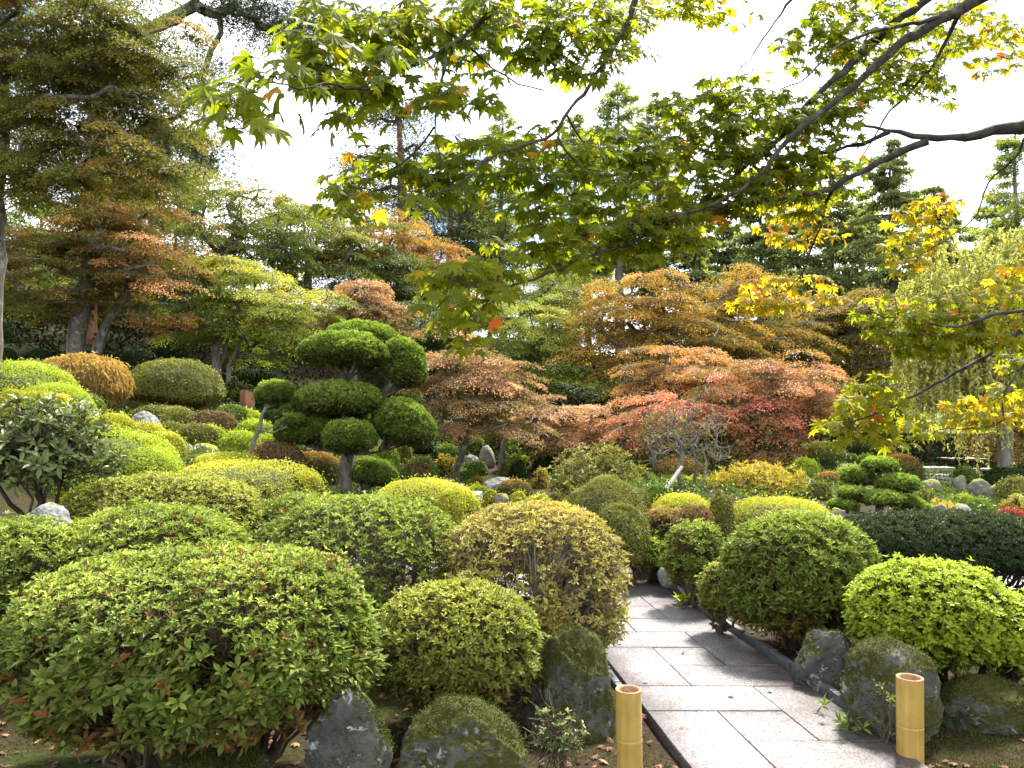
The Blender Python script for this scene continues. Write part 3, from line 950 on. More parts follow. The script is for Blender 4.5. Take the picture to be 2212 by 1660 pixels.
#            leaf length, width, lift from the surface, coverage, new-growth flush plus painted top light, tint middle, tint spread
STYLE = {
    'azalea': (.036, .013, .55, 2.6, .28, .50, .20), 'yelgreen': (.026, .012, .5, 2.4, .30, .50, .2), 'yellow': (.026, .012, .5, 3.5, .30, .50, .18), 'tan': (.028, .011, .5, 2.0, .22, .55, .2),
    'bright': (.026, .011, .5, 3.5, .25, .52, .16), 'olive': (.024, .011, .5, 3.3, .15, .48, .2), 'green': (.03, .013, .45, 3.3, .22, .5, .17),
    'dark': (.03, .014, .4, 2.0, .15, .45, .18), 'yew': (.03, .007, .5, 2.8, .12, .45, .2), 'brown': (.03, .01, .5, 2.4, .1, .5, .2),
    'rust': (.028, .012, .5, 2.6, .62, .40, .16), 'orange_weep': (.1, .02, .1, 2.6, .15, .5, .22), 'topiary': (.05, .017, 1.0, 3.0, .34, .42, .2),
    'loose': (.07, .022, .6, .9, .15, .5, .28), 'yellowplant': (.075, .02, .6, .9, .1, .55, .28), 'glossy': (.085, .034, .5, .9, .1, .5, .25), 'redplant': (.04, .016, .5, 2.0, .2, .5, .25),
}


def shell_leaves(acc, style, pos, nn, Y, R, cz=None, zr=None, mi=0, scale=1.0, per=1):
    L, W, lift, cov, flush_toplight, mid, spr = STYLE[style]
    L = max(L, 2.3 * Y / 759) * scale
    W = max(W, 1.15 * Y / 759) * scale
    n = len(pos)
    up = np.array([0, 0, 1.0])
    rnd = R.normal(0, 1, (n, 3))
    tang = nrm(rnd - (rnd * nn).sum(1)[:, None] * nn)
    if style == 'orange_weep':
        A = nrm(nn * .35 - up * .8 + R.normal(0, .28, (n, 3)))
        N = nrm(nn + R.normal(0, .3, (n, 3)))
    else:
        ax = nrm(nn * lift + up * .25 + tang * .9)
        A = ax
        N = nrm(nn * 1.0 + up * .3 + R.normal(0, .45, (n, 3)))
    clump = fbm(pos * 2.6, 4, 31) * 1.3
    stray = np.where(R.random(n) < .05, R.uniform(.01, .055, n), 0)
    pos = pos + nn * stray[:, None]
    t = mid + flush_toplight * (nn[:, 2] - .35) + clump * spr * 2.9 + R.normal(0, spr * .55, n)  # upward faces tinted lighter: sunlit tops put into the leaf colour
    sz = R.uniform(.7, 1.25, n)
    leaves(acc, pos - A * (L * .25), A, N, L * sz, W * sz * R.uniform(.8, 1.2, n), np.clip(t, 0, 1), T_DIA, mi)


def bush_geo(b):
    p = at(b['cx'], b['top'], b['Y'])
    Y = b['Y']
    rx = b['w'] / 2 / F * Y
    ry = rx * b.get('dr', .85)
    zt = p[2]
    if 'bot' in b:
        zg = at(b['cx'], b['bot'], Y)[2]
    else:
        zg = min(h1(p[0], Y), zt - b['h'] * 1.1 * rx)
    return p[0], Y, zt, zg, rx, ry


KIND_NAME = {'azalea': 'azalea_bush', 'yelgreen': 'azalea_bush', 'yellow': 'azalea_bush', 'tan': 'azalea_bush', 'bright': 'clipped_bush', 'olive': 'clipped_bush', 'green': 'clipped_bush', 'dark': 'clipped_bush', 'yew': 'yew_bush',
             'brown': 'clipped_bush', 'rust': 'clipped_bush', 'orange_weep': 'weeping_maple', 'topiary': 'topiary', 'loose': 'flowering_shrub', 'yellowplant': 'flowering_shrub', 'glossy': 'rhododendron', 'redplant': 'red_shrub'}


def small_bush(i, b):
    R = np.random.default_rng(100 + i)
    x, Y, zt, zg, rx, ry = bush_geo(b)
    st = b['style']
    L, W, lift, cov, flush_toplight, mid, spr = STYLE[st]
    acc = Acc()
    name = b.get('name', KIND_NAME[st])
    fb = b.get('fb', 0)
    zb = zg + fb * (zt - zg) - (.1 if fb == 0 else 0)
    cf = b.get('cf', .25)
    zc = zb + cf * (zt - zb)
    loose = st in ('loose', 'yellowplant', 'glossy', 'redplant') and not b.get('solid')
    if 'bot' not in b and Y > 7.5 and not loose:
        rx, ry = rx * 1.09, ry * 1.09
    lobes = [(x, Y, zc, rx, ry, zt - zc, zc - zb)]
    for (dx, dt, w2, dY) in b.get('lobes', ()):
        q = at(b['cx'] + dx, b['top'] + dt, Y + dY)
        r2 = w2 / 2 / F * (Y + dY)
        z2 = zb + cf * (q[2] - zb)
        lobes.append((q[0], Y + dY, z2, r2, r2 * .85, q[2] - z2, z2 - zb))
    Le, We = max(L, 2.3 * Y / 759), max(W, 1.15 * Y / 759)
    for k, (lx, ly, lz, ax, ay, ru, rd) in enumerate(lobes):
        area = 2 * math.pi * ax * ay + math.pi * (ax + ay) * (ru + rd) * .8
        if loose:
            nw = int(min(6000, area * cov * .34 / (Le * We)))
            pos, nn, q = dome((lx, ly, lz), ax, ay, ru, rd, nw, R, 2.0, .16, i + k, .6)
            rr = R.uniform(.45, 1.0, len(pos)) ** .6
            pos = np.array((lx, ly, lz)) + (pos - np.array((lx, ly, lz))) * rr[:, None]
            per = 6
            ax_ = nrm(nn * .5 + np.array([0, 0, .8]) + R.normal(0, .35, nn.shape))
            whorls(acc, pos, ax_, per, Le, We, R, mid + flush_toplight * (nn[:, 2] - .3) + fbm(pos * 3, 2, 5) * spr * 2, spr * .6)
            base = np.array([x, Y, zg - .05]) + R.normal(0, 1, (len(pos), 3)) * np.array([rx * .15, ry * .15, 0])
            sel = R.random(len(pos)) < min(1, 160 / len(pos))
            twigs(acc, base[sel], pos[sel], .009 * Y / 8, .004 * Y / 8, .14, .5, 1, R)
        else:
            n = int(min(16000, area * cov / (Le * We * .5)))
            pos, nn, q = dome((lx, ly, lz), ax, ay, ru, rd, n, R, b.get('p', 2.35), b.get('lump', .085), i + k)
            inside = np.zeros(len(pos), bool)
            for k2, (mx, my, mz, bx, by, bu, bd) in enumerate(lobes):
                if k2 != k:
                    e = (pos - np.array((mx, my, mz))) / np.column_stack([np.full(len(pos), bx), np.full(len(pos), by), np.where(pos[:, 2] > mz, bu, bd)])
                    inside |= (np.abs(e) ** 2.3).sum(1) < .85
            low = pos[:, 2] < zg - .06
            ok = ~(inside | low)
            pos, nn = pos[ok], nn[ok]
            pos = pos - nn * (R.random(len(pos)) ** 2 * min(.06, ax * .12))[:, None]
            shell_leaves(acc, st, pos, nn, Y, R)
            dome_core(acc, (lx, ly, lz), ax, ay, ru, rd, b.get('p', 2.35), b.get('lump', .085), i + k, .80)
            if fb > .12:
                m = 10
                P0 = np.column_stack([R.normal(x, rx * .12, m), R.normal(Y, ry * .12, m), np.full(m, zg - .08)])
                P1 = np.column_stack([R.normal(lx, ax * .5, m), R.normal(ly, ay * .4, m), np.full(m, zb + .3 * (zc - zb) + .05)])
                twigs(acc, P0, P1, .02 * rx + .008, .012 * rx + .005, .1, .5, 2 if not loose else 1, R)
    if loose:
        o = acc.build(name, [M[st], M['twig']], loc=(x, Y, zg))
    else:
        o = acc.build(name, [M[st], M['core'], M['bark']], loc=(x, Y, zg))
    tag(o, b['label'], b.get('cat', 'shrub' if loose else 'bush'), b.get('group', 'clipped bushes of the garden'))
    return o


def whorls(acc, pos, axis, per, L, W, R, tint, tspr, tpl=T_LEAF, mi=0, spread=(.5, 1.35)):
    """rosettes of leaves round a shoot tip"""
    n = len(pos)
    a0 = R.uniform(0, 6.28, n)
    ref = np.where(np.abs(axis[:, 2:3]) > .9, np.array([[1.0, 0, 0]]), np.array([[0, 0, 1.0]]))
    U = nrm(np.cross(axis, ref))
    V = np.cross(axis, U)
    for k in range(per):
        ang = a0 + k * 2.4 + R.normal(0, .25, n)
        el = R.uniform(*spread, n)
        out = U * np.cos(ang)[:, None] + V * np.sin(ang)[:, None]
        A = axis * np.cos(el)[:, None] + out * np.sin(el)[:, None]
        N = axis * np.sin(el)[:, None] - out * np.cos(el)[:, None]
        s = R.uniform(.65, 1.2, n)
        leaves(acc, pos + out * .002, A, N + R.normal(0, .18, (n, 3)), L * s, W * s, np.clip(tint + R.normal(0, tspr, n), 0, 1), tpl, mi)


def near_bush(i, b):
    """azalea close to the camera: shoots of separate leaves over a cage of twigs"""
    R = np.random.default_rng(400 + i)
    x, Y, zt, zg, rx, ry = bush_geo(b)
    st = b['style']
    L, W, lift, cov, flush_toplight, mid, spr = STYLE[st]
    L, W = b.get('L', L), b.get('W', W)
    root = thing(KIND_NAME[st], (x, Y, zg), b['label'], 'bush', b.get('group', 'azaleas beside the path'))
    fb = b.get('fb', .3)
    zb = zg + fb * (zt - zg)
    cf = b.get('cf', .35)
    zc = zb + cf * (zt - zb)
    C = np.array((x, Y, zc))
    lobes = [(C, rx, ry, zt - zc, zc - zb)]
    for (dx, dt, w2, dY) in b.get('lobes', ()):
        q = at(b['cx'] + dx, b['top'] + dt, Y + dY)
        r2 = w2 / 2 / F * (Y + dY)
        z2 = zb + cf * (q[2] - zb)
        lobes.append((np.array((q[0], Y + dY, z2)), r2, r2 * .9, q[2] - z2, z2 - zb))
    fol, wood = Acc(), Acc()
    for k, (c, ax, ay, ru, rd) in enumerate(lobes):
        area = 2 * math.pi * ax * ay + math.pi * (ax + ay) * (ru + rd) * .8
        per = b.get('per', 6)
        nw = int(area * b.get('cov', 2.2) / (per * L * W * .55))
        pos, nn, q = dome(c, ax, ay, ru, rd, nw, R, b.get('p', 2.5), b.get('lump', .05), i + k, .6)
        inside = np.zeros(len(pos), bool)
        for k2, (c2, bx, by, bu, bd) in enumerate(lobes):
            if k2 != k:
                e = (pos - c2) / np.column_stack([np.full(len(pos), bx), np.full(len(pos), by), np.where(pos[:, 2] > c2[2], bu, bd)])
                inside |= (np.abs(e) ** 2.4).sum(1) < .85
        side = b.get('side', .75)                      # how many shoots the flanks keep compared with the top
        gap = fbm(pos * 4.5, 3, 77) * 1.6
        s0, s1 = b.get('s0', .1), b.get('s1', .75)
        dens = np.clip(side + (1 - side) * sstep(s0, s1, nn[:, 2]) + gap * b.get('gap', .9) * (1 - sstep(.3, .95, nn[:, 2])), 0.03, 1)
        dens = np.where(nn[:, 2] < -.1, dens * b.get('under', .45), dens)
        ok = ~inside & (R.random(len(pos)) < dens)
        pos, nn = pos[ok], nn[ok]
        depth = R.random(len(pos)) ** 1.7 * b.get('thick', .16) - np.where(R.random(len(pos)) < .06, R.uniform(.01, .05, len(pos)), 0)
        pos = pos - nn * depth[:, None]
        axis = nrm(nn * .55 + np.array([0, 0, .75]) + R.normal(0, .28, nn.shape))
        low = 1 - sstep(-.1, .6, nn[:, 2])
        t = mid + flush_toplight * (nn[:, 2] - .3) + fbm(pos * 3.3, 3, 12) * spr * 2.4 + R.normal(0, spr * .35, len(pos))  # tint rises with the normal, painting top light over the new-growth flush
        dead = R.random(len(pos)) < b.get('dead', .03)
        t = np.where(dead, R.uniform(0, .1, len(pos)), t)
        Lk = L * (1 + .45 * low * b.get('biglow', 1)) * R.uniform(.75, 1.2, len(pos))
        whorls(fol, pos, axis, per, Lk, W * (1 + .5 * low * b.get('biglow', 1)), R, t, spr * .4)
        # twigs under the shoots
        stub = pos - axis * R.uniform(.04, .12, (len(pos), 1)) - nn * .05
        tw = b.get('twr', .0022)
        twigs(wood, stub, pos, tw * 1.2, tw * .7, .1, .5, 0, R, 1)
        ns = b.get('stems', 9)
        ang = R.uniform(0, 6.28, ns)
        P0 = np.column_stack([x + (c[0] - x) * .6 + R.normal(0, .09 * ax, ns), Y + (c[1] - Y) * .6 + R.normal(0, .09 * ay, ns), np.full(ns, zg - .06)])
        rim = np.column_stack([c[0] + np.cos(ang) * ax * R.uniform(.3, .75, ns), c[1] + np.sin(ang) * ay * R.uniform(.3, .75, ns), c[2] + (ru * .35) * R.uniform(-.4, 1, ns)])
        mids = []
        for s in range(ns):
            ctrl = P0[s] * .5 + rim[s] * .5 - np.array([0, 0, .18 * (rim[s][2] - P0[s][2])]) + R.normal(0, .05, 3)
            tt = np.linspace(0, 1, 9)[:, None]
            line = (1 - tt) ** 2 * P0[s] + 2 * tt * (1 - tt) * ctrl + tt ** 2 * rim[s]
            line[1:-1] += R.normal(0, .012, (7, 3))
            r0 = b.get('stemr', .016) * R.uniform(.6, 1.25)
            tube(wood, line, np.linspace(r0, r0 * .4, 9), 6)
            mids.append(line)
        mids = np.array(mids)
        nt_ = b.get('ntw', 500)
        sel = R.integers(0, len(pos), nt_)
        tgt = pos[sel] - nn[sel] * .04
        dist = ((mids[None, :, 3:] - tgt[:, None, None]) ** 2).sum(-1) + np.where(mids[None, :, 3:, 2] > tgt[:, None, None, 2], .3, 0)
        flat = dist.reshape(nt_, -1).argmin(1)
        src = mids[:, 3:].reshape(-1, 3)[flat]
        twigs(wood, src, tgt, tw * 2.2, tw, .10, .5, 0, R, 2)
        # side twigs
        m2 = src + (tgt - src) * R.uniform(.4, .8, (nt_, 1))
        sel2 = R.integers(0, len(pos), nt_ * 2)
        far_ = pos[sel2]
        d2 = np.linalg.norm(far_[:, None, ::1] - m2[None, R.integers(0, nt_, 24)], axis=-1) if False else None
        t2 = np.repeat(tgt - nn[sel] * .05, 2, 0) + R.normal(0, .05, (nt_ * 2, 3))
        twigs(wood, np.repeat(m2, 2, 0), t2, tw * 1.3, tw * .7, .12, .5, 0, R, 1)
        # a few inner leaves so the middle is not hollow
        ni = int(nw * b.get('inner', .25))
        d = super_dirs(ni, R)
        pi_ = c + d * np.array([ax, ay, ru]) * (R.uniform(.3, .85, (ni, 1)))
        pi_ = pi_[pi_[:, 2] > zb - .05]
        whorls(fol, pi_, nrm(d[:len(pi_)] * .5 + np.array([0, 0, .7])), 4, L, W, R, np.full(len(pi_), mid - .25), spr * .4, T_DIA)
    fol.build('foliage', M[st], root)
    wood.build('branchwork', M[b.get('wood', 'twig')], root)
    return root


def skeleton(trunk, targets, R, up=.25, step=.35, jit=.05, rise=.6):
    """grow limbs from a trunk line to every target; returns polylines with node indices and a descendant count"""
    nodes = [np.array(p, float) for p in trunk]
    par = [-1] + list(range(len(trunk) - 1))
    lines = [list(range(len(trunk)))]
    arr = np.array(nodes)
    order = np.argsort(np.linalg.norm(targets - arr[-1], axis=1))
    n0 = max(1, len(trunk) // 3)
    for t in order:
        T = targets[t]
        arr = np.array(nodes)
        d = np.linalg.norm(arr - T, axis=1) + rise * np.maximum(arr[:, 2] - T[2] + .1, 0)
        d[:n0] += 1e3
        j = int(d.argmin())
        S = nodes[j]
        ln = np.linalg.norm(T - S)
        k = max(2, int(ln / step) + 1)
        back = nodes[par[j]] if par[j] >= 0 else S - np.array([0, 0, 1])
        ctrl = S + nrm(S - back + np.array([0, 0, .01])) * ln * .3 + np.array([0, 0, up * ln * .4])
        line = [j]
        for s in range(1, k + 1):
            u = s / k
            p = (1 - u) ** 2 * S + 2 * u * (1 - u) * ctrl + u * u * T
            if s < k:
                p = p + R.normal(0, jit * ln / k, 3)
            nodes.append(p)
            par.append(line[-1])
            line.append(len(nodes) - 1)
        lines.append(line)
    cnt = np.zeros(len(nodes))
    leafs = set(range(len(nodes))) - set(par)
    for l in leafs:
        cnt[l] = 1
    for i in range(len(nodes) - 1, 0, -1):
        if par[i] >= 0:
            cnt[par[i]] += max(cnt[i], .2) if i in leafs or cnt[i] else 0
    return np.array(nodes), lines, cnt


def wood_from(acc, nodes, lines, cnt, r_base, r_tip, flare=True, mi=0, acc2=None):
    e = .6
    top = max(cnt[0], cnt.max())
    rad = r_tip + (r_base - r_tip) * (np.maximum(cnt, 1) / top) ** e
    rad = np.where(cnt <= 1.01, r_tip, rad)
    for k, l in enumerate(lines):
        r = rad[l].copy()
        if k == 0:
            if flare:
                r[0] *= 1.35
        else:
            r[0] = min(r[0], r[1] * 1.25)
        if len(l) == 2:
            l2 = np.array([nodes[l[0]], (nodes[l[0]] + nodes[l[1]]) / 2, nodes[l[1]]])
            r = np.array([r[0], (r[0] + r[1]) / 2, r[1]])
        else:
            l2 = nodes[l]
        tube(acc if k == 0 or acc2 is None else acc2, l2, r, 8 if k == 0 else 5, .5, mi)


def crown_targets(ells, n, R, spacing, shell=.5, ymin=-.75):
    out = []
    tot = sum(e[3] * e[4] for e in ells)
    for (cx, cyy, Y, rx, rz, ry) in ells:
        m = max(4, int(n * rx * rz / tot * 6))
        d = nrm(R.normal(0, 1, (m, 3)))
        r = R.uniform(shell ** 3, 1, m) ** (1 / 3)
        p = d * r[:, None]
        p = p[(p[:, 2] > ymin)]
        out.append(np.array([cx, Y, cyy]) + p * np.array([rx, ry, rz]))
    P = np.concatenate(out)
    R.shuffle(P)
    keep = []
    for p in P:
        if not keep or np.min((((np.array(keep) - p) * np.array([1, 1, 1.5])) ** 2).sum(1)) > spacing ** 2:
            keep.append(p)
        if len(keep) >= n:
            break
    return np.array(keep)


def px_ells(ells, Y, ratio=.8):
    out = []
    for e in ells:
        cx, cyy, rx, ry = e[:4]
        dY = e[4] if len(e) > 4 else 0
        p = at(cx, cyy, Y + dY)
        s = (Y + dY) / F
        out.append((p[0], p[2], Y + dY, rx * s, ry * s, rx * s * ratio))
    return out


def pads_leaves(acc, tg, ctr, pr, nl, L, W, R, tint0, tspr, Y, topz, botz, droop=.35, flat=.22, hot=None, tpl=T_DIA, tilt=.35, topgain=.3):
    """layered sprays: each target carries a flattened, slightly drooping disc of small leaves"""
    L = max(L, 2.3 * Y / 759)
    W = max(W, 1.1 * Y / 759)
    for k, T in enumerate(tg):
        o = T - ctr
        o = o * np.array([1, 1, .3])
        o = o / max(np.linalg.norm(o), .1)
        r0 = pr * R.uniform(.7, 1.3)
        n = int(nl * R.uniform(.7, 1.3))
        nb = 5
        ang = R.uniform(0, 6.28, nb)[R.integers(0, nb, n)] + R.normal(0, .38, n)
        rr = r0 * np.sqrt(R.random(n))
        off = np.column_stack([np.cos(ang) * rr, np.sin(ang) * rr, np.zeros(n)])
        off += o * (off[:, :2] @ o[:2])[:, None] * .25
        off[:, 2] += -droop * rr * rr / r0 + R.normal(0, flat * r0 * .30, n) - tilt * (off[:, :2] @ o[:2])
        P = T + off
        rad = np.column_stack([np.cos(ang), np.sin(ang), np.full(n, -.35)])
        A = nrm(rad + R.normal(0, .45, (n, 3)))
        N = nrm(np.array([0, 0, 1.0]) + o * .35 + R.normal(0, .38, (n, 3)))
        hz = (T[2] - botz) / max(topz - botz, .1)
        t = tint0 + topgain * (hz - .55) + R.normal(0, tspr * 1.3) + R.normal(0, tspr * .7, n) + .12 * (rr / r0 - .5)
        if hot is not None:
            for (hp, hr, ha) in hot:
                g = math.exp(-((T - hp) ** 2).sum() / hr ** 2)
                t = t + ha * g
        s = R.uniform(.65, 1.3, n)
        leaves(acc, P, A, N, L * s, W * s, np.clip(t, 0, 1), tpl)


def maple(i, mat, ells, Y, base, label, npads=80, trunk=(), n_leaf=170, padr=None, tint=.5, spr=.16, r_base=.1, bark='bark', hot=(), L=.06, W=.034, ratio=.8, up=.25, topgain=.3, group='autumn maples on the hillside', name='maple_tree', zbase=None, droop=.3, multi=1, tilt=.22, layer=.34):
    n_leaf = int(n_leaf * 1.75)
    L, W = L * .86, W * .76
    R = np.random.default_rng(900 + i)
    E = px_ells(ells, Y, ratio)
    bp = at(base[0], base[1], Y)
    x0, z0 = bp[0], bp[2]
    zg = h1(x0, Y)
    if abs(zg - z0) > .05:
        z0 = min(zg, z0) - .05 if zg < z0 else zg - .05
    root = thing(name, (x0, Y, z0), label, 'tree', group)
    topz = max(e[1] + e[4] for e in E)
    botz = min(e[1] - e[4] for e in E)
    ctr = np.array([np.mean([e[0] for e in E]), Y, (topz + botz) / 2])
    span = max(e[3] for e in E)
    padr = (padr or max(.28, span * .27)) * .86
    tg = crown_targets(E, npads, R, padr * .62)
    lev = max(.26, span * layer)
    ph = fbm(tg * np.array([.7, .7, 0]) / max(span, .6) + i, 2, i + 5) * 1.6
    zq = (np.round(tg[:, 2] / lev + ph) - ph) * lev
    tg[:, 2] = tg[:, 2] * .15 + zq * .85 + R.normal(0, .05, len(tg)) * lev
    tg = tg + fbm(tg * .9 + i, 2, i)[:, None] * (tg - ctr) * .7 + R.normal(0, .06, tg.shape) * span
    acc_t, acc_b, acc_l = Acc(), Acc(), Acc()
    tr = [np.array([x0, Y, z0 - .1])] + [at(px, py, Y + dy) for (px, py, dy) in trunk]
    if len(tr) < 2:
        tr.append(np.array([x0 * .85 + ctr[0] * .15, Y, z0 + .45 * (ctr[2] - z0)]))
        tr.append(np.array([x0 * .6 + ctr[0] * .4, Y, z0 + .85 * (ctr[2] - z0)]))
    pts = []
    for a, c in zip(tr[:-1], tr[1:]):
        k = max(2, int(np.linalg.norm(c - a) / .25))
        for s in range(k):
            pts.append(a + (c - a) * s / k + R.normal(0, .012, 3) * (len(pts) > 0))
    pts.append(tr[-1])
    nodes, lines, cnt = skeleton(pts, tg, R, up, .3 * max(1, span / 1.5), .07)
    wood_from(acc_t, nodes, lines, cnt, r_base, max(.006, .45 * Y / 759), True, 0, acc_b)
    for m in range(multi - 1):
        a = R.uniform(0, 6.28)
        b0 = pts[0] + np.array([math.cos(a) * r_base * 1.6, math.sin(a) * r_base * 1.3, 0])
        b1 = pts[min(len(pts) - 1, 4)] + np.array([math.cos(a), math.sin(a) * .5, 0]) * span * .22
        b2 = ctr + np.array([math.cos(a) * span * .45, math.sin(a) * span * .3, -.1 * (topz - botz)])
        tt = np.linspace(0, 1, 9)[:, None]
        ln = (1 - tt) ** 2 * b0 + 2 * tt * (1 - tt) * b1 + tt ** 2 * b2
        ln[1:-1] += R.normal(0, .03, (7, 3))
        st_ = Acc()
        tube(st_, ln, np.linspace(r_base * .62, r_base * .2, 9), 6)
        st_.build('stem', M[bark], root, smooth=True)
    # fine twigs in each spray
    kk = 6
    P0 = np.repeat(tg, kk, 0)
    an = R.uniform(0, 6.28, len(P0))
    P1 = P0 + np.column_stack([np.cos(an), np.sin(an), R.uniform(-.35, .1, len(P0))]) * (padr * R.uniform(.5, 1, len(P0)))[:, None]
    twigs(acc_b, P0, P1, max(.004, .3 * Y / 759), max(.002, .2 * Y / 759), .1, .5, 0, R, 1)
    hots = [(at(hx, hy, Y + hd), hr, ha) for (hx, hy, hd, hr, ha) in hot]
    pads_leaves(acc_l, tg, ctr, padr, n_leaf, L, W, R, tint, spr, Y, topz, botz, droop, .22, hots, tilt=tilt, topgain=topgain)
    acc_t.build('trunk', M[bark], root, smooth=True)
    acc_b.build('branchwork', M[bark], root, smooth=True)
    acc_l.build('crown', M[mat], root)
    return root


def conifer(i, mat, px, top, basepy, Y, wpx, label, kind='fir', bark='bark', start=.15, group='tall conifers on the ridge', dens=1.0, lean=0):
    R = np.random.default_rng(1500 + i)
    p = at(px, top, Y)
    x0 = p[0]
    zg = h1(x0, Y) - .2
    zt = p[2]
    Ht = zt - zg
    rw = wpx / 2 / F * Y
    root = thing({'fir': 'fir_tree', 'larch': 'larch_tree'}[kind], (x0, Y, zg), label, 'tree', group)
    at_, ab, al = Acc(), Acc(), Acc()
    k = 14
    zz = np.linspace(0, 1, k)
    line = np.column_stack([x0 + lean * zz + R.normal(0, .04, k), np.full(k, Y) + R.normal(0, .04, k), zg + zz * Ht])
    tube(at_, line, np.interp(zz, [0, 1], [.02 * Ht, .02]), 7)
    rw *= 1.3
    nb = int(Ht * (4.4 if kind == 'fir' else 4.0) * dens)
    f = np.sort(R.uniform(start, .985, nb))
    L = max(.18, (4.2 if kind == 'fir' else 4.0) * Y / 759)
    W = max(.04, (2.0 if kind == 'fir' else 1.5) * Y / 759)
    for t in f:
        ln = rw * (1 - t) ** .62 * R.uniform(.7, 1.3) * (1.0 if t > start + .08 else .7) + .12
        a = R.uniform(0, 6.28)
        b0 = np.array([x0 + lean * t, Y, zg + t * Ht])
        dr = np.array([math.cos(a), math.sin(a), 0])
        s = np.linspace(0, 1, 6)[:, None]
        sag = (.32 if kind == 'fir' else .12)
        br = b0 + dr * ln * s + np.array([0, 0, 1.0]) * ln * (.18 * s - sag * s ** 2 + (.12 if kind == 'larch' else .06) * s ** 4)
        tube(ab, br, np.linspace(max(.03, .006 * Ht * (1 - t)), max(.01, .25 * Y / 759), 6), 4)
        n = int((60 if kind == 'fir' else 44) * (ln + .4) * dens)
        u = R.uniform(.12, 1.02, n)
        side = R.normal(0, 1, n) * (.20 * ln * (1.05 - u) + .10)
        sv = np.array([-dr[1], dr[0], 0])
        P = np.column_stack([np.interp(u, s[:, 0], br[:, c]) for c in range(3)]) + sv * side[:, None]
        P[:, 2] -= np.abs(side) * .35 + R.uniform(0, .10 if kind == 'larch' else .16, n)
        for q in range(3):
            A = nrm(dr * .5 + sv * np.sign(side)[:, None] * .6 + np.array([0, 0, -.35 if kind == 'fir' else -.15]) + R.normal(0, .5, (n, 3)))
            N = nrm(np.array([0, 0, 1.0]) + R.normal(0, .6, (n, 3)))
            leaves(al, P + R.normal(0, .05, (n, 3)), A, N, L * R.uniform(.7, 1.3, n), W * R.uniform(.7, 1.3, n), np.clip(.45 + R.normal(0, .16) + .25 * (u - .5) + R.normal(0, .12, n), 0, 1))
    at_.build('trunk', M[bark], root, smooth=True)
    ab.build('branchwork', M[bark], root)
    al.build('crown', M[mat], root)
    return root


def pine(i, pads, Y, trunk, label, r_base=.2, bark='bark_red', zfoot=None, mat='pine', L=.12, W=.012, n=260, tint=.42, group=None):
    """red pine: bare leaning trunk, crooked limbs, flat needle clumps; pads in view pixels (cx, cy, rx, ry, dY)"""
    R = np.random.default_rng(2100 + i)
    b = at(trunk[0][0], trunk[0][1], Y)
    zg = h1(b[0], Y) - .1
    root = thing('pine_tree', (b[0], Y, zg), label, 'tree', group)
    a1, a2, a3 = Acc(), Acc(), Acc()
    tr = [np.array([b[0], Y, zg])] + [at(px, py, Y) for px, py in trunk]
    pts = []
    for a, c in zip(tr[:-1], tr[1:]):
        k = max(2, int(np.linalg.norm(c - a) / .5))
        pts += [a + (c - a) * s / k for s in range(k)]
    pts.append(tr[-1])
    T = []
    for e in pads:
        E = px_ells([e], Y, .9)[0]
        m = max(4, int(E[3] * E[4] * 34))
        d = nrm(R.normal(0, 1, (m, 3))) * R.uniform(.2, 1, (m, 1))
        T.append(np.array([E[0], E[2], E[1]]) + d * np.array([E[3], E[5], E[4]]))
    T = np.concatenate(T)
    nodes, lines, cnt = skeleton(pts, T, R, .05, .5, .16, .25)
    wood_from(a1, nodes, lines, cnt, r_base, max(.012, .4 * Y / 759), True, 0, a2)
    Ln = max(L, 3.2 * Y / 759)
    Wn = max(W, .62 * Y / 759)
    for t in T:
        k = int(n * R.uniform(.6, 1.3))
        off = R.normal(0, 1, (k, 3)) * np.array([.32, .32, .10]) * max(1, Y / 14)
        P = t + off
        A = nrm(off * np.array([1, 1, .4]) + np.array([0, 0, .25]) + R.normal(0, .35, (k, 3)))
        N = nrm(R.normal(0, 1, (k, 3)) + np.array([0, 0, .4]))
        leaves(a3, P, A, N, Ln * R.uniform(.7, 1.3, k), Wn, np.clip(tint + R.normal(0, .12) + R.normal(0, .12, k), 0, 1))
    a1.build('trunk', M[bark], root, smooth=True)
    a2.build('branchwork', M['bark'], root)
    a3.build('crown', M[mat], root)
    return root


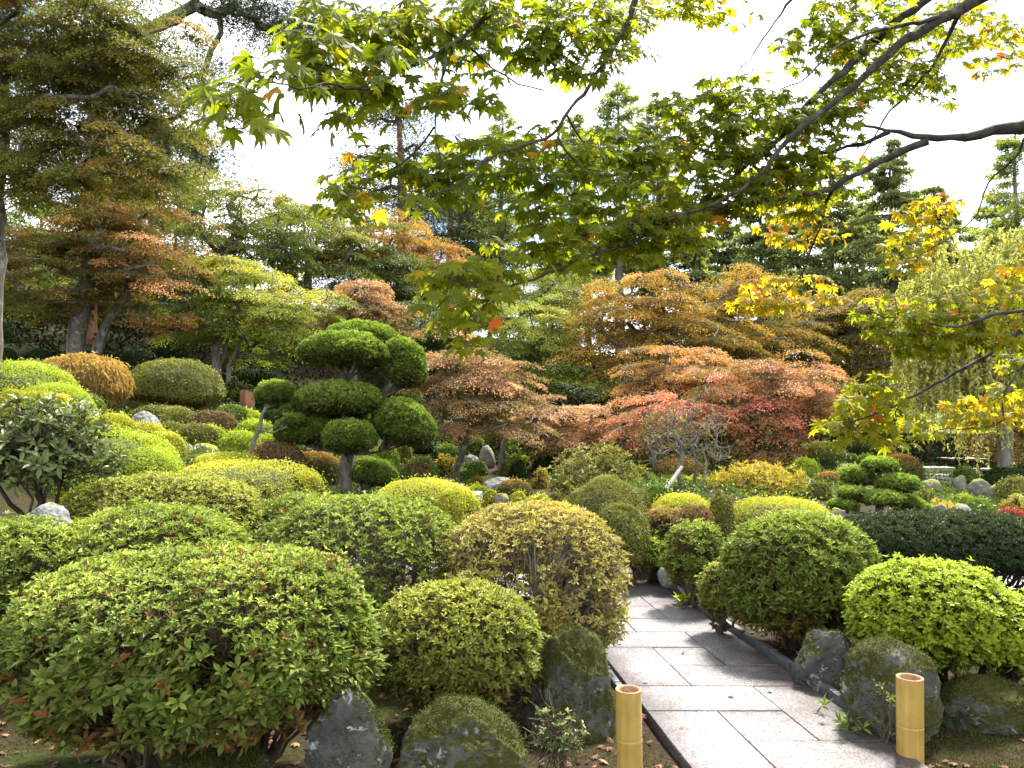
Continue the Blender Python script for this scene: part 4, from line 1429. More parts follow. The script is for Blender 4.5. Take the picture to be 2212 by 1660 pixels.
def boulder(i, cx, top, w, bot, Y, mat, label, dr=.8, seed=0, lump=.5, group='boulders of the garden', tilt=0, sharp=.5, sink=.25, sub=5):
    p0, p1 = at(cx, top, Y), at(cx, bot, Y)
    rx = w / 2 / F * Y
    hz = (p0[2] - p1[2])
    bm = bmesh.new()
    bmesh.ops.create_icosphere(bm, subdivisions=(6 if Y < 5 else 5) if w > 60 else 4, radius=1)
    me = bpy.data.meshes.new('boulder')
    bm.to_mesh(me)
    bm.free()
    v = np.empty(len(me.vertices) * 3, np.float32)
    me.vertices.foreach_get('co', v)
    v = v.reshape(-1, 3).astype(float)
    R = np.random.default_rng(3000 + i + seed)
    d = v.copy()
    r = np.ones(len(v))
    for _ in range(8):
        n = nrm(R.normal(0, 1, 3))
        n[2] = abs(n[2]) * .8
        n = n / np.linalg.norm(n)
        h = R.uniform(.72, .97)
        s = d @ n
        r = np.minimum(r, np.where(s > .05, h / np.maximum(s, .05), 9) * .5 * sharp + r * (1 - .5 * sharp)) if False else np.minimum(r, np.where(s > h * .6, h / np.maximum(s, .05), 9))
    r = r * (1 - .0) + lump * .38 * fbm(d * 1.6 + i * 3.3, 4, i) + .15 * fbm(d * 5 + i, 3, i + 9) + .07 * fbm(d * 14 + i, 3, i + 4) - .10 * np.abs(fbm(d * 3.1 + i * 2, 3, i + 21))
    q = d * r[:, None]
    q[:, 0] /= np.abs(q[:, 0]).max()
    q[:, 1] /= np.abs(q[:, 1]).max()
    zmax, zmin = q[:, 2].max(), q[:, 2].min()
    q[:, 2] = (q[:, 2] - zmin) / (zmax - zmin)
    q = q * np.array([rx, rx * dr, hz * (1 + sink)]) - np.array([0, 0, hz * sink])
    if tilt:
        q[:, 0] += tilt * q[:, 2]
    me.vertices.foreach_set('co', q.astype(np.float32).ravel())
    me.polygons.foreach_set('use_smooth', np.ones(len(me.polygons), bool))
    me.materials.append(M[mat])
    me.update()
    o = bpy.data.objects.new('boulder', me)
    col.objects.link(o)
    o.location = [float(c) for c in p1]
    o['_w'] = [float(c) for c in p1]
    if Y < 5:
        nrmz = np.empty(len(me.vertices) * 3, np.float32)
        me.vertices.foreach_get('normal', nrmz)
        nrmz = nrmz.reshape(-1, 3)
        k = 16000
        j = R.integers(0, len(q), k)
        mo = fbm(q[j] * 5.5 + i, 4, i + 2) + .28 * nrmz[j, 2] + R.normal(0, .04, k)
        j = j[(mo > (.13 if mat == 'rock_moss' else .24)) & (q[j, 2] > -.05)]
        n = len(j)
        a = Acc()
        P = q[j] + np.array(o['_w']) + R.normal(0, .006, (n, 3))
        leaves(a, P - nrmz[j] * .004, nrm(nrmz[j] + R.normal(0, .6, (n, 3))), R.normal(0, 1, (n, 3)), R.uniform(.008, .02, n), R.uniform(.003, .006, n), np.clip(R.normal(.38, .2, n) + fbm(P * 9, 2, 5) * .8, 0, 1))
        a.build('moss', M['blade'], o)
    return tag(o, label, 'boulder', group)


# ------------------------------------------------------------------ bushes
for i_, b_ in enumerate(BUSH):
    if b_.get('skip'):
        continue
    if b_.get('near'):
        near_bush(i_, b_)
    else:
        small_bush(i_, b_)


# ------------------------------------------------------------------ cloud-pruned trees
def pad(acc, wood, e, Y, R, style, seed, anchor, nstem=9, dr=.85, rough=.05, cov=None, rt=.01):
    x0, y0, x1, y1 = e[:4]
    dY = e[4] if len(e) > 4 else 0
    a, b = at(x0, (y0 + y1) / 2, Y + dY), at(x1, (y0 + y1) / 2, Y + dY)
    t, u = at((x0 + x1) / 2, y0, Y + dY), at((x0 + x1) / 2, y1, Y + dY)
    tilt = e[5] if len(e) > 5 else 0
    rx = (b[0] - a[0]) / 2
    H_ = t[2] - u[2]
    cz = u[2] + .36 * H_
    c = np.array(((a[0] + b[0]) / 2, Y + dY, cz))
    L, W, lift, cv, flush_toplight, mid, spr = STYLE[style]
    Le, We = max(L, 2.2 * Y / 759), max(W, 1.1 * Y / 759)
    ry = rx * dr
    ru, rd = t[2] - cz, cz - u[2]
    area = 2 * math.pi * rx * ry + math.pi * (rx + ry) * H_ * .8
    n = int(area * (cov or 3.0) / (Le * We * .5))
    pos, nn, q = dome(c, rx, ry, ru, rd, n, R, 2.25, rough, seed, .7)
    pos[:, 2] += tilt * (pos[:, 0] - c[0])
    keep = (nn[:, 2] > -.5) | (R.random(len(pos)) < .35)
    pos, nn = pos[keep], nn[keep]
    tuft = fbm(pos * 9, 2, seed + 7)
    pos = pos - nn * (R.random(len(pos)) ** 2 * .12 * min(1, rx * 2) - .05 * tuft)[:, None]
    sel = R.random(len(pos)) < .30
    axis = nrm(nn[sel] * .6 + np.array([0, 0, .6]) + R.normal(0, .35, nn[sel].shape))
    tt_ = mid + flush_toplight * (nn[sel, 2] - .3) + tuft[sel] * .5 + R.normal(0, .07, sel.sum())  # upper pad faces coloured brighter, as if lit from above
    whorls(acc, pos[sel], axis, 5, Le * .85, We * 1.05, R, tt_, .08, T_DIA, 0, (.35, 1.25))
    sel2 = R.random(len(pos)) < .25
    shell_leaves(acc, style, pos[sel2], nn[sel2], Y, R)
    tmp = Acc()
    dome_core(acc, c, rx, ry, ru, rd, 2.25, rough, seed, .80, 1)
    acc.v[-2][:, 2] += tilt * (acc.v[-2][:, 0] - c[0])
    acc.v[-1][:, 2] += tilt * (acc.v[-1][:, 0] - c[0])
    d = R.uniform(0, 6.28, nstem)
    rr = R.uniform(.3, .85, nstem)
    P1 = np.column_stack([c[0] + np.cos(d) * rx * rr, c[1] + np.sin(d) * ry * rr, np.full(nstem, cz - rd * .25)])
    P1[:, 2] += tilt * (P1[:, 0] - c[0])
    P0 = np.repeat(np.array([anchor], float), nstem, 0) + R.normal(0, .015, (nstem, 3))
    twigs(wood, P0, P1, rt * 2.2, rt, .09, .5, 0, R, 3)
    k = nstem * 4
    s = R.integers(0, nstem, k)
    Q0 = P0[s] + (P1[s] - P0[s]) * R.uniform(.45, .85, (k, 1))
    Q1 = P1[s] + R.normal(0, 1, (k, 3)) * np.array([rx * .22, ry * .22, .04]) + np.array([0, 0, .05])
    twigs(wood, Q0, Q1, rt * .9, rt * .45, .1, .5, 0, R, 1)


def cloud_tree(i, name, Y, base, trunk, pads, style, label, r0, r1, bark='bark', rough=.05, cat='tree', rt=.01, nstem=9, group=None):
    R = np.random.default_rng(5000 + i)
    b = at(base[0], base[1], Y)
    zg = min(h1(b[0], Y), b[2]) - .03
    root = thing(name, (b[0], Y, zg), label, cat, group)
    tr = np.array([[b[0], Y, zg - .05]] + [at(px, py, Y + dy) for px, py, dy in trunk])
    # smooth the trunk
    s = np.linspace(0, len(tr) - 1, 6 * len(tr))
    ln = np.column_stack([np.interp(s, range(len(tr)), tr[:, c]) for c in range(3)])
    for _ in range(3):
        ln[1:-1] = (ln[:-2] + 2 * ln[1:-1] + ln[2:]) / 4
    rad = np.linspace(r0, r1, len(ln))
    rad[:3] *= np.array([1.6, 1.3, 1.12])
    rad = rad * (1 + .12 * (fbm(ln * 6, 2, i)) * 2)
    a = Acc()
    tube(a, ln, rad, 10)
    a.build('trunk', M[bark], root, smooth=True)
    wood = Acc()
    for k, e in enumerate(pads):
        f = Acc()
        anc = e[6] if len(e) > 6 else None
        x0, y0, x1, y1 = e[:4]
        dY = e[4] if len(e) > 4 else 0
        c = at((x0 + x1) / 2, y1 + (y1 - y0) * .12, Y + dY)
        if anc is not None:
            A0 = at(anc[0], anc[1], Y)
        else:
            dd = np.linalg.norm(ln - c, axis=1) + np.where(ln[:, 2] > c[2] - .02, .4, 0)
            A0 = ln[dd.argmin()]
        hub = c * .62 + A0 * .38 if np.linalg.norm(c - A0) > .25 else A0 + np.array([0, 0, .04])
        mid_ = (A0 + hub) / 2 + np.array([0, 0, -.05]) + R.normal(0, .03, 3)
        tt = np.linspace(0, 1, 7)[:, None]
        lim = (1 - tt) ** 2 * A0 + 2 * tt * (1 - tt) * mid_ + tt ** 2 * hub
        tube(wood, lim, np.linspace(r1 * .75, r1 * .45, 7), 6)
        pad(f, wood, e, Y, R, style, i * 20 + k, hub, nstem, .85, rough, None, rt)
        f.build('foliage_pad', [M[style], M['core']], root)
    wood.build('branchwork', M[bark], root)
    return root


cloud_tree(1, 'topiary_tree', 10.0, (745, 1085),
           [(742, 1050, 0), (750, 1000, 0), (752, 965, 0), (757, 930, 0), (752, 900, 0), (764, 870, 0), (766, 850, .05)],
           [(700, 697, 858, 756, .45), (648, 720, 834, 794, -.15), (822, 733, 920, 838, .1, -.12), (634, 827, 827, 898, -.05), (806, 864, 938, 960, 0, -.18),
            (700, 908, 812, 978, -.35), (594, 896, 722, 960, .05), (690, 880, 800, 925, .35), (759, 992, 857, 1050, .2, -.15)],
           'topiary', 'big cloud pruned topiary tree with rounded green pads and stout trunk', .105, .042, 'bark', .09, nstem=12, rt=.011)
cloud_tree(2, 'topiary_tree', 9.8, (541, 985),
           [(548, 950, 0), (560, 930, 0), (566, 895, 0), (580, 875, 0), (592, 868, 0)],
           [(556, 824, 637, 874, 0), (602, 873, 669, 905, .1, 0, (563, 925)), (612, 896, 660, 920, -.1, 0, (563, 928))],
           'topiary', 'slender topiary tree with bare white lichened trunk and small pads', .035, .016, 'bark_pale', .1, rt=.006, nstem=6)
cloud_tree(3, 'topiary_tree', 8.5, (1899, 1114),
           [(1900, 1090, 0), (1893, 1060, 0), (1898, 1035, 0), (1902, 1012, 0)],
           [(1866, 990, 1936, 1018, 0), (1820, 1009, 1884, 1046, .1), (1898, 1027, 1982, 1062, -.1), (1810, 1054, 1866, 1076, -.1), (1862, 1062, 1950, 1092, -.2), (1925, 1072, 2004, 1112, -.05, -.25), (1794, 1082, 1852, 1103, -.1)],
           'topiary', 'low pine topiary with flat dark pads beside the stone steps', .05, .02, 'bark', .09, rt=.007, nstem=7)
cloud_tree(4, 'topiary_tree', 13.2, (2186, 1019), [(2187, 1008, 0)], [(2160, 984, 2222, 1008, 0)], 'pine', 'tiny flat topped pine at the right edge beside the pale tree trunk', .03, .02, 'bark', .1) if False else None

# ------------------------------------------------------------------ boulders
for i_, (cx, top, w, bot, Y, mat, lab, kw) in enumerate([
    (752, 1474, 190, 1700, 3.2, 'rock_dark', 'tall dark lichen spotted boulder under the big front azalea', dict(dr=.6, lump=.3)),
    (1002, 1510, 280, 1700, 3.25, 'rock_moss', 'mossy boulder with a pale lichen face at the bottom middle', dict(dr=.7, lump=.5)),
    (1236, 1348, 215, 1640, 4.05, 'rock_moss', 'large moss covered boulder left of the bamboo post by the path', dict(dr=.9, lump=.4)),
    (465, 1622, 260, 1700, 3.1, 'rock_moss', 'low mossy boulder at the bottom edge under the big front azalea', dict(dr=.6, lump=.3)),
    (98, 1086, 96, 1150, 5.3, 'rock_grey', 'pale grey boulder below the glossy rhododendron', dict(lump=.4)),
    (1790, 1356, 150, 1500, 4.65, 'rock_dark', 'grey lichen boulder right of the path, left one of the pair', dict(lump=.6)),
    (1930, 1378, 220, 1570, 4.0, 'rock_moss', 'big mossy boulder behind the right bamboo post', dict(lump=.6, dr=.75)),
    (2130, 1462, 230, 1570, 4.1, 'rock_moss', 'low dark moss boulder at the right edge under the bright azalea', dict(lump=.4)),
    (1441, 1222, 40, 1262, 7.0, 'rock_grey', 'small pale stone at the foot of the olive azalea by the path', dict()),
    (312, 888, 66, 945, 10.6, 'rock_grey', 'pale grey boulder on the left slope above the yellow mounds', dict(lump=.5)),
    (404, 960, 30, 1003, 9.9, 'rock_grey', 'narrow grey boulder beside the round olive ball bush', dict()),
    (440, 957, 72, 995, 10.1, 'rock_lime', 'low boulder crusted with yellow green moss on the left slope', dict()),
    (1019, 982, 36, 1004, 14.6, 'rock_grey', 'squared grey rock behind the slender maple trunk', dict(lump=.3)),
    (1052, 962, 38, 1008, 14.8, 'rock_lime', 'tall squared rock with a mossy cap in the middle garden', dict(lump=.3)),
    (1076, 1030, 66, 1068, 11.2, 'rock_grey', 'rounded brown grey boulder behind the tan azalea', dict(lump=.4)),
    (1084, 1065, 38, 1090, 9.3, 'rock_lime', 'small lime mossed stone beside the small yellow ball', dict()),
    (1252, 1107, 54, 1140, 6.6, 'rock_lime', 'grey stone between the tan azalea and the tall olive azalea', dict()),
    (1176, 938, 40, 998, 18.4, 'rock_grey', 'slanting grey rock slab on the slope under the salmon maple', dict(lump=.3)),
    (1834, 1002, 68, 1018, 13.0, 'rock_grey', 'flat pale rock behind the left pads of the pine topiary', dict()),
    (1775, 1106, 84, 1140, 7.0, 'rock_grey', 'pale rock behind the tall leafy azalea', dict()),
    (1810, 1097, 36, 1124, 8.0, 'rock_lime', 'brown mossy stone left of the pine topiary trunk', dict()),
    (2014, 1035, 44, 1060, 11.4, 'rock_lime', 'lime mossed stone at the left end of the upper steps', dict()),
    (2074, 1026, 28, 1058, 11.8, 'rock_lime', 'yellow capped stone right of the upper steps', dict()),
    (2116, 1034, 46, 1070, 11.2, 'rock_lime', 'large brown stone right of the upper steps', dict()),
    (2152, 1045, 34, 1082, 10.8, 'rock_lime', 'upright stone right of the lower steps', dict()),
    (2072, 1088, 54, 1118, 9.0, 'rock_grey', 'dark rounded boulder in front of the lower steps', dict()),
    (2030, 1086, 36, 1116, 8.9, 'rock_lime', 'brown stone left of the dark rounded boulder', dict()),
    (2196, 1066, 36, 1090, 10.2, 'rock_lime', 'small stone at the right edge below the olive dome', dict()),
    (1962, 985, 40, 1004, 13.4, 'rock_grey', 'pale rock beside the orange dome bush', dict()),
    (2190, 1128, 60, 1150, 8.6, 'rock_grey', 'grey stone under the red leaved shrub', dict()),
    (914, 998, 24, 1010, 13.6, 'rock_grey', 'small blue grey rock left of the stone basin', dict()),
]):
    boulder(i_, cx, top, w, bot, Y, mat, lab, **kw)


# ------------------------------------------------------------------ bamboo posts, lamp, stump, stone basin
def bamboo(px, top, bot, wpx, Y, label, lean=(0, 0), node=.3):
    R = np.random.default_rng(int(px))
    b, t = at(px, bot, Y), at(px, top, Y)
    r = wpx / 2 / F * Y
    h = t[2] - b[2]
    root = thing('bamboo_post', b, label, 'bamboo post', 'cut bamboo posts at the start of the path')
    m = M.get('bamboo')
    if m is None:
        m, nt, bs, out = new_mat('yellow_bamboo')
        tc = nt.nodes.new('ShaderNodeTexCoord')
        mp = nt.nodes.new('ShaderNodeMapping')
        mp.inputs['Scale'].default_value = (22, 22, .9)
        nt.links.new(tc.outputs['Object'], mp.inputs['Vector'])
        n1 = noise_node(nt, 3, 5, .6, mp.outputs[0])
        n2 = noise_node(nt, 9, 6, .65, tc.outputs['Object'])
        rr = ramp(nt, [(.3, (.27, .17, .04)), (.55, (.39, .26, .06)), (.75, (.47, .34, .11))])
        ad = nt.nodes.new('ShaderNodeMath')
        ad.operation = 'MULTIPLY_ADD'
        nt.links.new(n1.outputs['Fac'], ad.inputs[0])
        ad.inputs[1].default_value = .5
        m2 = nt.nodes.new('ShaderNodeMath')
        m2.operation = 'MULTIPLY'
        nt.links.new(n2.outputs['Fac'], m2.inputs[0])
        m2.inputs[1].default_value = .55
        nt.links.new(m2.outputs[0], ad.inputs[2])
        nt.links.new(ad.outputs[0], rr.inputs['Fac'])
        sp = ramp(nt, [(.66, (0, 0, 0)), (.74, (1, 1, 1))])
        nt.links.new(n2.outputs['Fac'], sp.inputs['Fac'])
        nt.links.new(mixc(nt, sp.outputs['Color'], rr.outputs['Color'], (.2, .12, .03)), bs.inputs['Base Color'])
        bs.inputs['Roughness'].default_value = .38
        bump(nt, bs, n1.outputs['Fac'], .08, .003)
        M['bamboo'] = m
        m3, nt3, b3, o3 = new_mat('cut_bamboo')
        n3 = noise_node(nt3, 60, 4, .7)
        r3 = ramp(nt3, [(.3, (.16, .085, .04)), (.7, (.40, .24, .13))])
        nt3.links.new(n3.outputs['Fac'], r3.inputs['Fac'])
        nt3.links.new(r3.outputs['Color'], b3.inputs['Base Color'])
        b3.inputs['Roughness'].default_value = .8
        M['bamboo_cut'] = m3
    zs = np.concatenate([np.linspace(-.1, h * node - .012, 6), [h * node - .007, h * node - .003, h * node, h * node + .004, h * node + .010], np.linspace(h * node + .02, h, 8)])
    dz = (zs - h * node)
    rad = r * (1 + .0 * zs) * (1 + .022 * np.exp(-((dz + .006) / .006) ** 2) - .03 * np.exp(-(dz / .003) ** 2) + .012 * np.exp(-((dz - .009) / .008) ** 2)) * (1 + .012 * (zs / h))
    pts = np.column_stack([b[0] + lean[0] * zs, b[1] + lean[1] * zs, b[2] + zs])
    a = Acc()
    tube(a, pts, rad, 40)
    a.build('culm', M['bamboo'], root, smooth=True)
    c = Acc()
    sd = 40
    an = np.arange(sd) * 2 * math.pi / sd
    T0 = pts[-1]

    def ring(rr, dzz):
        return np.column_stack([T0[0] + rr * np.cos(an), T0[1] + rr * np.sin(an), np.full(sd, T0[2] + dzz)])
    Rr = rad[-1]
    v = np.vstack([ring(Rr, 0), ring(Rr * .985, .0025), ring(Rr * .86, .0025), ring(Rr * .80, -.006), ring(Rr * .74, -.022), ring(Rr * .4, -.03), ring(Rr * .05, -.032)])
    q = [(k * sd + s, k * sd + (s + 1) % sd, (k + 1) * sd + (s + 1) % sd, (k + 1) * sd + s) for k in range(6) for s in range(sd)]
    c.add(v, q)
    c.build('cut_top', M['bamboo_cut'], root, smooth=True)


bamboo(1361, 1490, 1690, 54, 3.35, 'cut yellow bamboo post left of the stone path, nearest the camera', (-.012, 0), .48)
bamboo(1966, 1464, 1623, 53, 3.67, 'cut yellow bamboo post right of the stone path in front of the boulders', (.02, 0), .36)


def simple(name, cols, scale=20, rough=.7, bmp=.3):
    m, nt, b, out = new_mat(name)
    n1 = noise_node(nt, scale, 6, .65)
    r = ramp(nt, cols)
    nt.links.new(n1.outputs['Fac'], r.inputs['Fac'])
    nt.links.new(r.outputs['Color'], b.inputs['Base Color'])
    b.inputs['Roughness'].default_value = rough
    bump(nt, b, n1.outputs['Fac'], bmp, .01)
    return m


def lathe(acc, c, prof, sides=28, mi=0):
    an = np.arange(sides) * 2 * math.pi / sides
    v = np.vstack([np.column_stack([c[0] + r * np.cos(an), c[1] + r * np.sin(an), np.full(sides, c[2] + z)]) for r, z in prof])
    q = [(k * sides + s, k * sides + (s + 1) % sides, (k + 1) * sides + (s + 1) % sides, (k + 1) * sides + s) for k in range(len(prof) - 1) for s in range(sides)]
    acc.add(v, q, .5, mi)


p = at(1319, 1200, 7.4)
zg_ = h1(p[0], 7.4)
root = thing('path_lamp', (p[0], 7.4, zg_), 'short round path lamp with dark cap by the bend of the path', 'lamp')
tz = at(1319, 1145, 7.4)[2]
a = Acc()
lathe(a, (p[0], 7.4, zg_), [(.045, -.05), (.045, tz - zg_ - .07)])
a.build('post', simple('weathered_lamp_post', [(.3, (.12, .09, .065)), (.7, (.26, .2, .15))]), root, smooth=True)
a = Acc()
hh = tz - zg_
lathe(a, (p[0], 7.4, zg_), [(.0, hh - .072), (.048, hh - .07), (.048, hh - .055), (.044, hh - .052), (.044, hh - .045), (.05, hh - .043), (.05, hh - .006), (.046, hh), (.0, hh + .002)])
a.build('cap', simple('black_metal_cap', [(.3, (.02, .02, .02)), (.7, (.045, .042, .04))], 20, .5), root, smooth=False)

# tree stump
p = at(534, 888, 15)
t_ = at(534, 846, 15)
r_ = 15.5 / F * 15
zb_ = min(h1(p[0], 15), p[2]) - .1
m_stump = bark_mat('stripped_stump', (.11, .04, .022), (.40, .2, .1), None, 9, .12)
root = thing('tree_stump', (p[0], 15, zb_), 'reddish brown cut tree stump standing on the left slope', 'tree stump')
a = Acc()
sd, kz = 28, 9
an = np.arange(sd) * 2 * math.pi / sd
zz = np.linspace(zb_, t_[2], kz)
V = []
for k, z in enumerate(zz):
    rr = r_ * (1.0 + .06 * (1 - k / (kz - 1))) * (1 + .09 * (fbm(np.column_stack([np.cos(an) * 2, np.sin(an) * 2, np.full(sd, z * .6)]), 3, 3)) * 2)
    V.append(np.column_stack([p[0] + rr * np.cos(an), 15 + rr * np.sin(an), np.full(sd, z) + (.03 * np.sin(an * 3) if k == kz - 1 else 0)]))
V = np.vstack(V)
a.add(V, [(k * sd + s, k * sd + (s + 1) % sd, (k + 1) * sd + (s + 1) % sd, (k + 1) * sd + s) for k in range(kz - 1) for s in range(sd)])
a.build('bark', m_stump, root, smooth=True)
a = Acc()
top_ = V[-sd:]
cen = top_.mean(0)
inner = cen + (top_ - cen) * .6 - np.array([0, 0, .03])
a.add(np.vstack([top_, inner, cen[None]]), [(s, (s + 1) % sd, sd + (s + 1) % sd, sd + s) for s in range(sd)])
a.add(np.vstack([inner, cen[None]]), [(s, (s + 1) % sd, sd) for s in range(sd)])
a.build('cut_face', simple('cut_wood', [(.3, (.12, .06, .03)), (.7, (.3, .17, .09))], 30), root)

# stone basin on a slab
m_bas = simple('rusty_stone', [(.3, (.20, .13, .09)), (.55, (.36, .27, .2)), (.75, (.46, .36, .27))], 7, .8)
p = at(950, 1062, 12.3)
root = thing('stone_basin', (p[0], 12.3, p[2]), 'round flat stone basin on a stone foot beside the slender maple', 'stone basin')
s_ = 12.3 / F
a = Acc()
z1 = at(950, 1036.5, 12.3)[2] - p[2]
lathe(a, p, [(0, z1 - .065), (23 * s_, z1 - .062), (32 * s_, z1 - .05), (33 * s_, z1 - .015), (31.5 * s_, z1), (26 * s_, z1), (24 * s_, z1 - .03), (0, z1 - .035)], 40)
a.build('bowl', m_bas, root, smooth=False)
a = Acc()
lathe(a, p, [(22 * s_, -.15), (21 * s_, .03), (17 * s_, z1 - .061)], 28)
a.build('foot', simple('dark_foot_stone', [(.3, (.09, .07, .055)), (.7, (.2, .16, .13))], 9, .85), root, smooth=True)
m_slab = simple('grey_cut_stone', [(.3, (.15, .135, .12)), (.7, (.33, .31, .285))], 14, .75)
p = at(978, 1064, 11.2)
a = Acc()
box(a, (p[0], 11.2, p[2] + .02), (46 * 11.2 / F, .5, .09 + .1), .05)
tag(bevel(a.build('stone_slab', m_slab, loc=p), .012), 'pale flat stone slab in front of the round stone basin', 'stone slab', 'cut stone slabs')
p = at(1018, 1092, 10.2)
a = Acc()
box(a, (p[0], 10.2, p[2] + .05), (40 * 10.2 / F, .45, .24), -.1)
tag(bevel(a.build('stone_slab', m_slab, loc=p), .015), 'pale stone block lower right of the basin slab, half behind the azaleas', 'stone slab', 'cut stone slabs')

# small plain wooden stake on the left slope
p = at(306, 975, 8.6)
a = Acc()
zt_ = at(306, 956, 8.6)[2]
box(a, (p[0], 8.35, (zt_ + p[2] - .3) / 2), (.04, .03, zt_ - p[2] + .3), .3)
tag(bevel(a.build('stake', simple('pale_wood', [(.3, (.45, .42, .36)), (.7, (.66, .63, .56))], 20), loc=(p[0], 8.35, p[2] - .3)), .004), 'short pale wooden stake among the yellow mounds', 'stake')

# leaning bamboo support pole
p0_, p1_ = at(1420, 1082, 9.2), at(1472, 1010, 9.9)
a = Acc()
tt = np.linspace(0, 1, 8)[:, None]
tube(a, p0_ + (p1_ - p0_) * tt, [.03, .029, .029, .028, .027, .026, .025, .024], 10, cap=True)
tag(a.build('support_pole', simple('grey_pole', [(.3, (.3, .27, .22)), (.7, (.5, .46, .38))], 12), loc=p0_, smooth=True), 'pale pole propping the bare twisted tree', 'pole')

# ------------------------------------------------------------------ stone steps, benches, table and shelter on the right
for k, (x0, x1, y, Y, lab) in enumerate([
    (1988, 2064, 1026.5, 14.3, 'top stone step below the stone bench'), (1986, 2062, 1033, 13.7, 'second stone step from the top, below the bench'),
    (1992, 2058, 1041, 13.1, 'third stone step from the top, between mossed stones'), (2040, 2094, 1055, 12.4, 'stone step at the turn of the stairs beside the yellow capped stone'),
    (2086, 2138, 1069, 11.7, 'fourth stone step, beside the upright stone'), (2110, 2166, 1079, 11.1, 'second lowest stone step at the right'),
    (2128, 2172, 1092, 10.5, 'lowest stone step, above the red leaved shrub')]):
    l, r = at(x0, y, Y), at(x1, y, Y)
    a = Acc()
    wd = r[0] - l[0]
    box(a, ((l[0] + r[0]) / 2, Y + .2, l[2] - .09), (wd * .62, .42, .18), .04)
    a2 = Acc()
    o = a.build('stone_step', m_slab, loc=((l[0] + r[0]) / 2, Y, l[2] - .18))
    o.location.x -= wd * .18
    bevel(o, .012)
    tag(o, lab + ', longer left block', 'stone step', 'stone steps up to the shelter')
    a2 = Acc()
    box(a2, ((l[0] + r[0]) / 2 + wd * .32, Y + .21, l[2] - .092), (wd * .34, .42, .18), -.05)
    o = a2.build('stone_step', m_slab, loc=((l[0] + r[0]) / 2 + wd * .32, Y, l[2] - .18))
    bevel(o, .012)
    tag(o, lab + ', shorter right block', 'stone step', 'stone steps up to the shelter')


def bench(x0, x1, y0, y1, Y, label, legs):
    l, r, b = at(x0, y0, Y), at(x1, y0, Y), at(x0, y1, Y)
    w, h = r[0] - l[0], l[2] - b[2]
    root = thing('stone_bench', ((l[0] + r[0]) / 2, Y, b[2]), label, 'bench', 'stone benches by the shelter')
    a = Acc()
    box(a, ((l[0] + r[0]) / 2, Y + .18, l[2] - h * .2), (w, .36, h * .4), 0)
    bevel(a.build('seat', m_slab, root), .012)
    for lx, lw in legs:
        a = Acc()
        box(a, (l[0] + w * lx, Y + .18, b[2] + h * .24), (w * lw, .3, h * .71), 0)
        bevel(a.build('leg', m_slab, root), .01)


bench(1999, 2065, 1010, 1030, 14.8, 'pale stone bench at the top of the steps', ((.08, .14), (.8, .38)))
bench(2114, 2156, 1013, 1024, 15.0, 'second stone bench, right of the wooden garden table', ((.15, .2), (.85, .2)))
m_dark = simple('dark_brown_timber', [(.3, (.03, .017, .012)), (.7, (.085, .05, .036))], 10, .6)
Yt = 15.6
l, r, b = at(2038, 989, Yt), at(2117, 989, Yt), at(2060, 1025, Yt)
cx_ = (l[0] + r[0]) / 2
zf = b[2]
root = thing('garden_table', (cx_, Yt, zf), 'dark brown wooden table under the garden shelter', 'table')
w_ = r[0] - l[0]
a = Acc()
box(a, (cx_, Yt, l[2] - .03), (w_, .55, .05), 0)
bevel(a.build('tabletop', m_dark, root), .008)
for lx, lw in ((-.36, .13), (.0, .1), (.31, .3)):
    a = Acc()
    box(a, (cx_ + lx * w_, Yt + .02, (zf + l[2] - .058) / 2 - .05), (lw * w_, .4, l[2] - zf - .05 + .1), 0)
    bevel(a.build('leg', m_dark, root), .006)
# shelter: moss covered roof on dark posts with a plank back wall
Ys = 18.0
zl = h1(at(2080, 1000, Ys)[0], Ys)
e0, e1, rt_ = at(1985, 936, Ys), at(2275, 945, Ys), at(2065, 914, Ys)
cxs = (e0[0] + e1[0]) / 2
root = thing('garden_shelter', (cxs, Ys + 1, zl), 'dark timber garden shelter with a moss covered roof', 'shelter')
m_roof = rock_mat('mossy_roof', (.05, .035, .025), (.12, .09, .06), (.15, .18, .03), .50)
ez = e0[2]
hw = (e1[0] - e0[0]) / 2
a = Acc()
rz_ = rt_[2] + .25
v = [(cxs - hw, Ys - .4, ez), (cxs + hw, Ys - .4, ez), (cxs + hw, Ys + 2.8, ez), (cxs - hw, Ys + 2.8, ez), (cxs - hw * .45, Ys + 1.2, rz_), (cxs + hw * .45, Ys + 1.2, rz_)]
vb = [(x, y, z - .1) for x, y, z in v[:4]]
a.add(v + vb, [(0, 1, 5, 4), (2, 3, 4, 5), (0, 1, 7, 6), (1, 2, 8, 7), (2, 3, 9, 8), (3, 0, 6, 9), (6, 7, 8, 9)])
a.add(v, [(1, 2, 5), (3, 0, 4)])
a.build('roof', m_roof, root)
for dx, dy in ((-hw * .85, 0), (hw * .85, 0), (-hw * .85, 2.4), (hw * .85, 2.4), (at(2078, 950, Ys)[0] - cxs, 0.0)):
    a = Acc()
    box(a, (cxs + dx, Ys + dy, (zl - .3 + ez - .1) / 2), (.15, .15, ez - .1 - zl + .3), 0)
    bevel(a.build('post', m_dark, root), .01)
a = Acc()
box(a, (cxs, Ys + 2.6, (zl - .3 + ez - .105) / 2), (hw * 1.9, .06, ez - .105 - zl + .3), 0)
a.build('back_wall', m_dark, root)


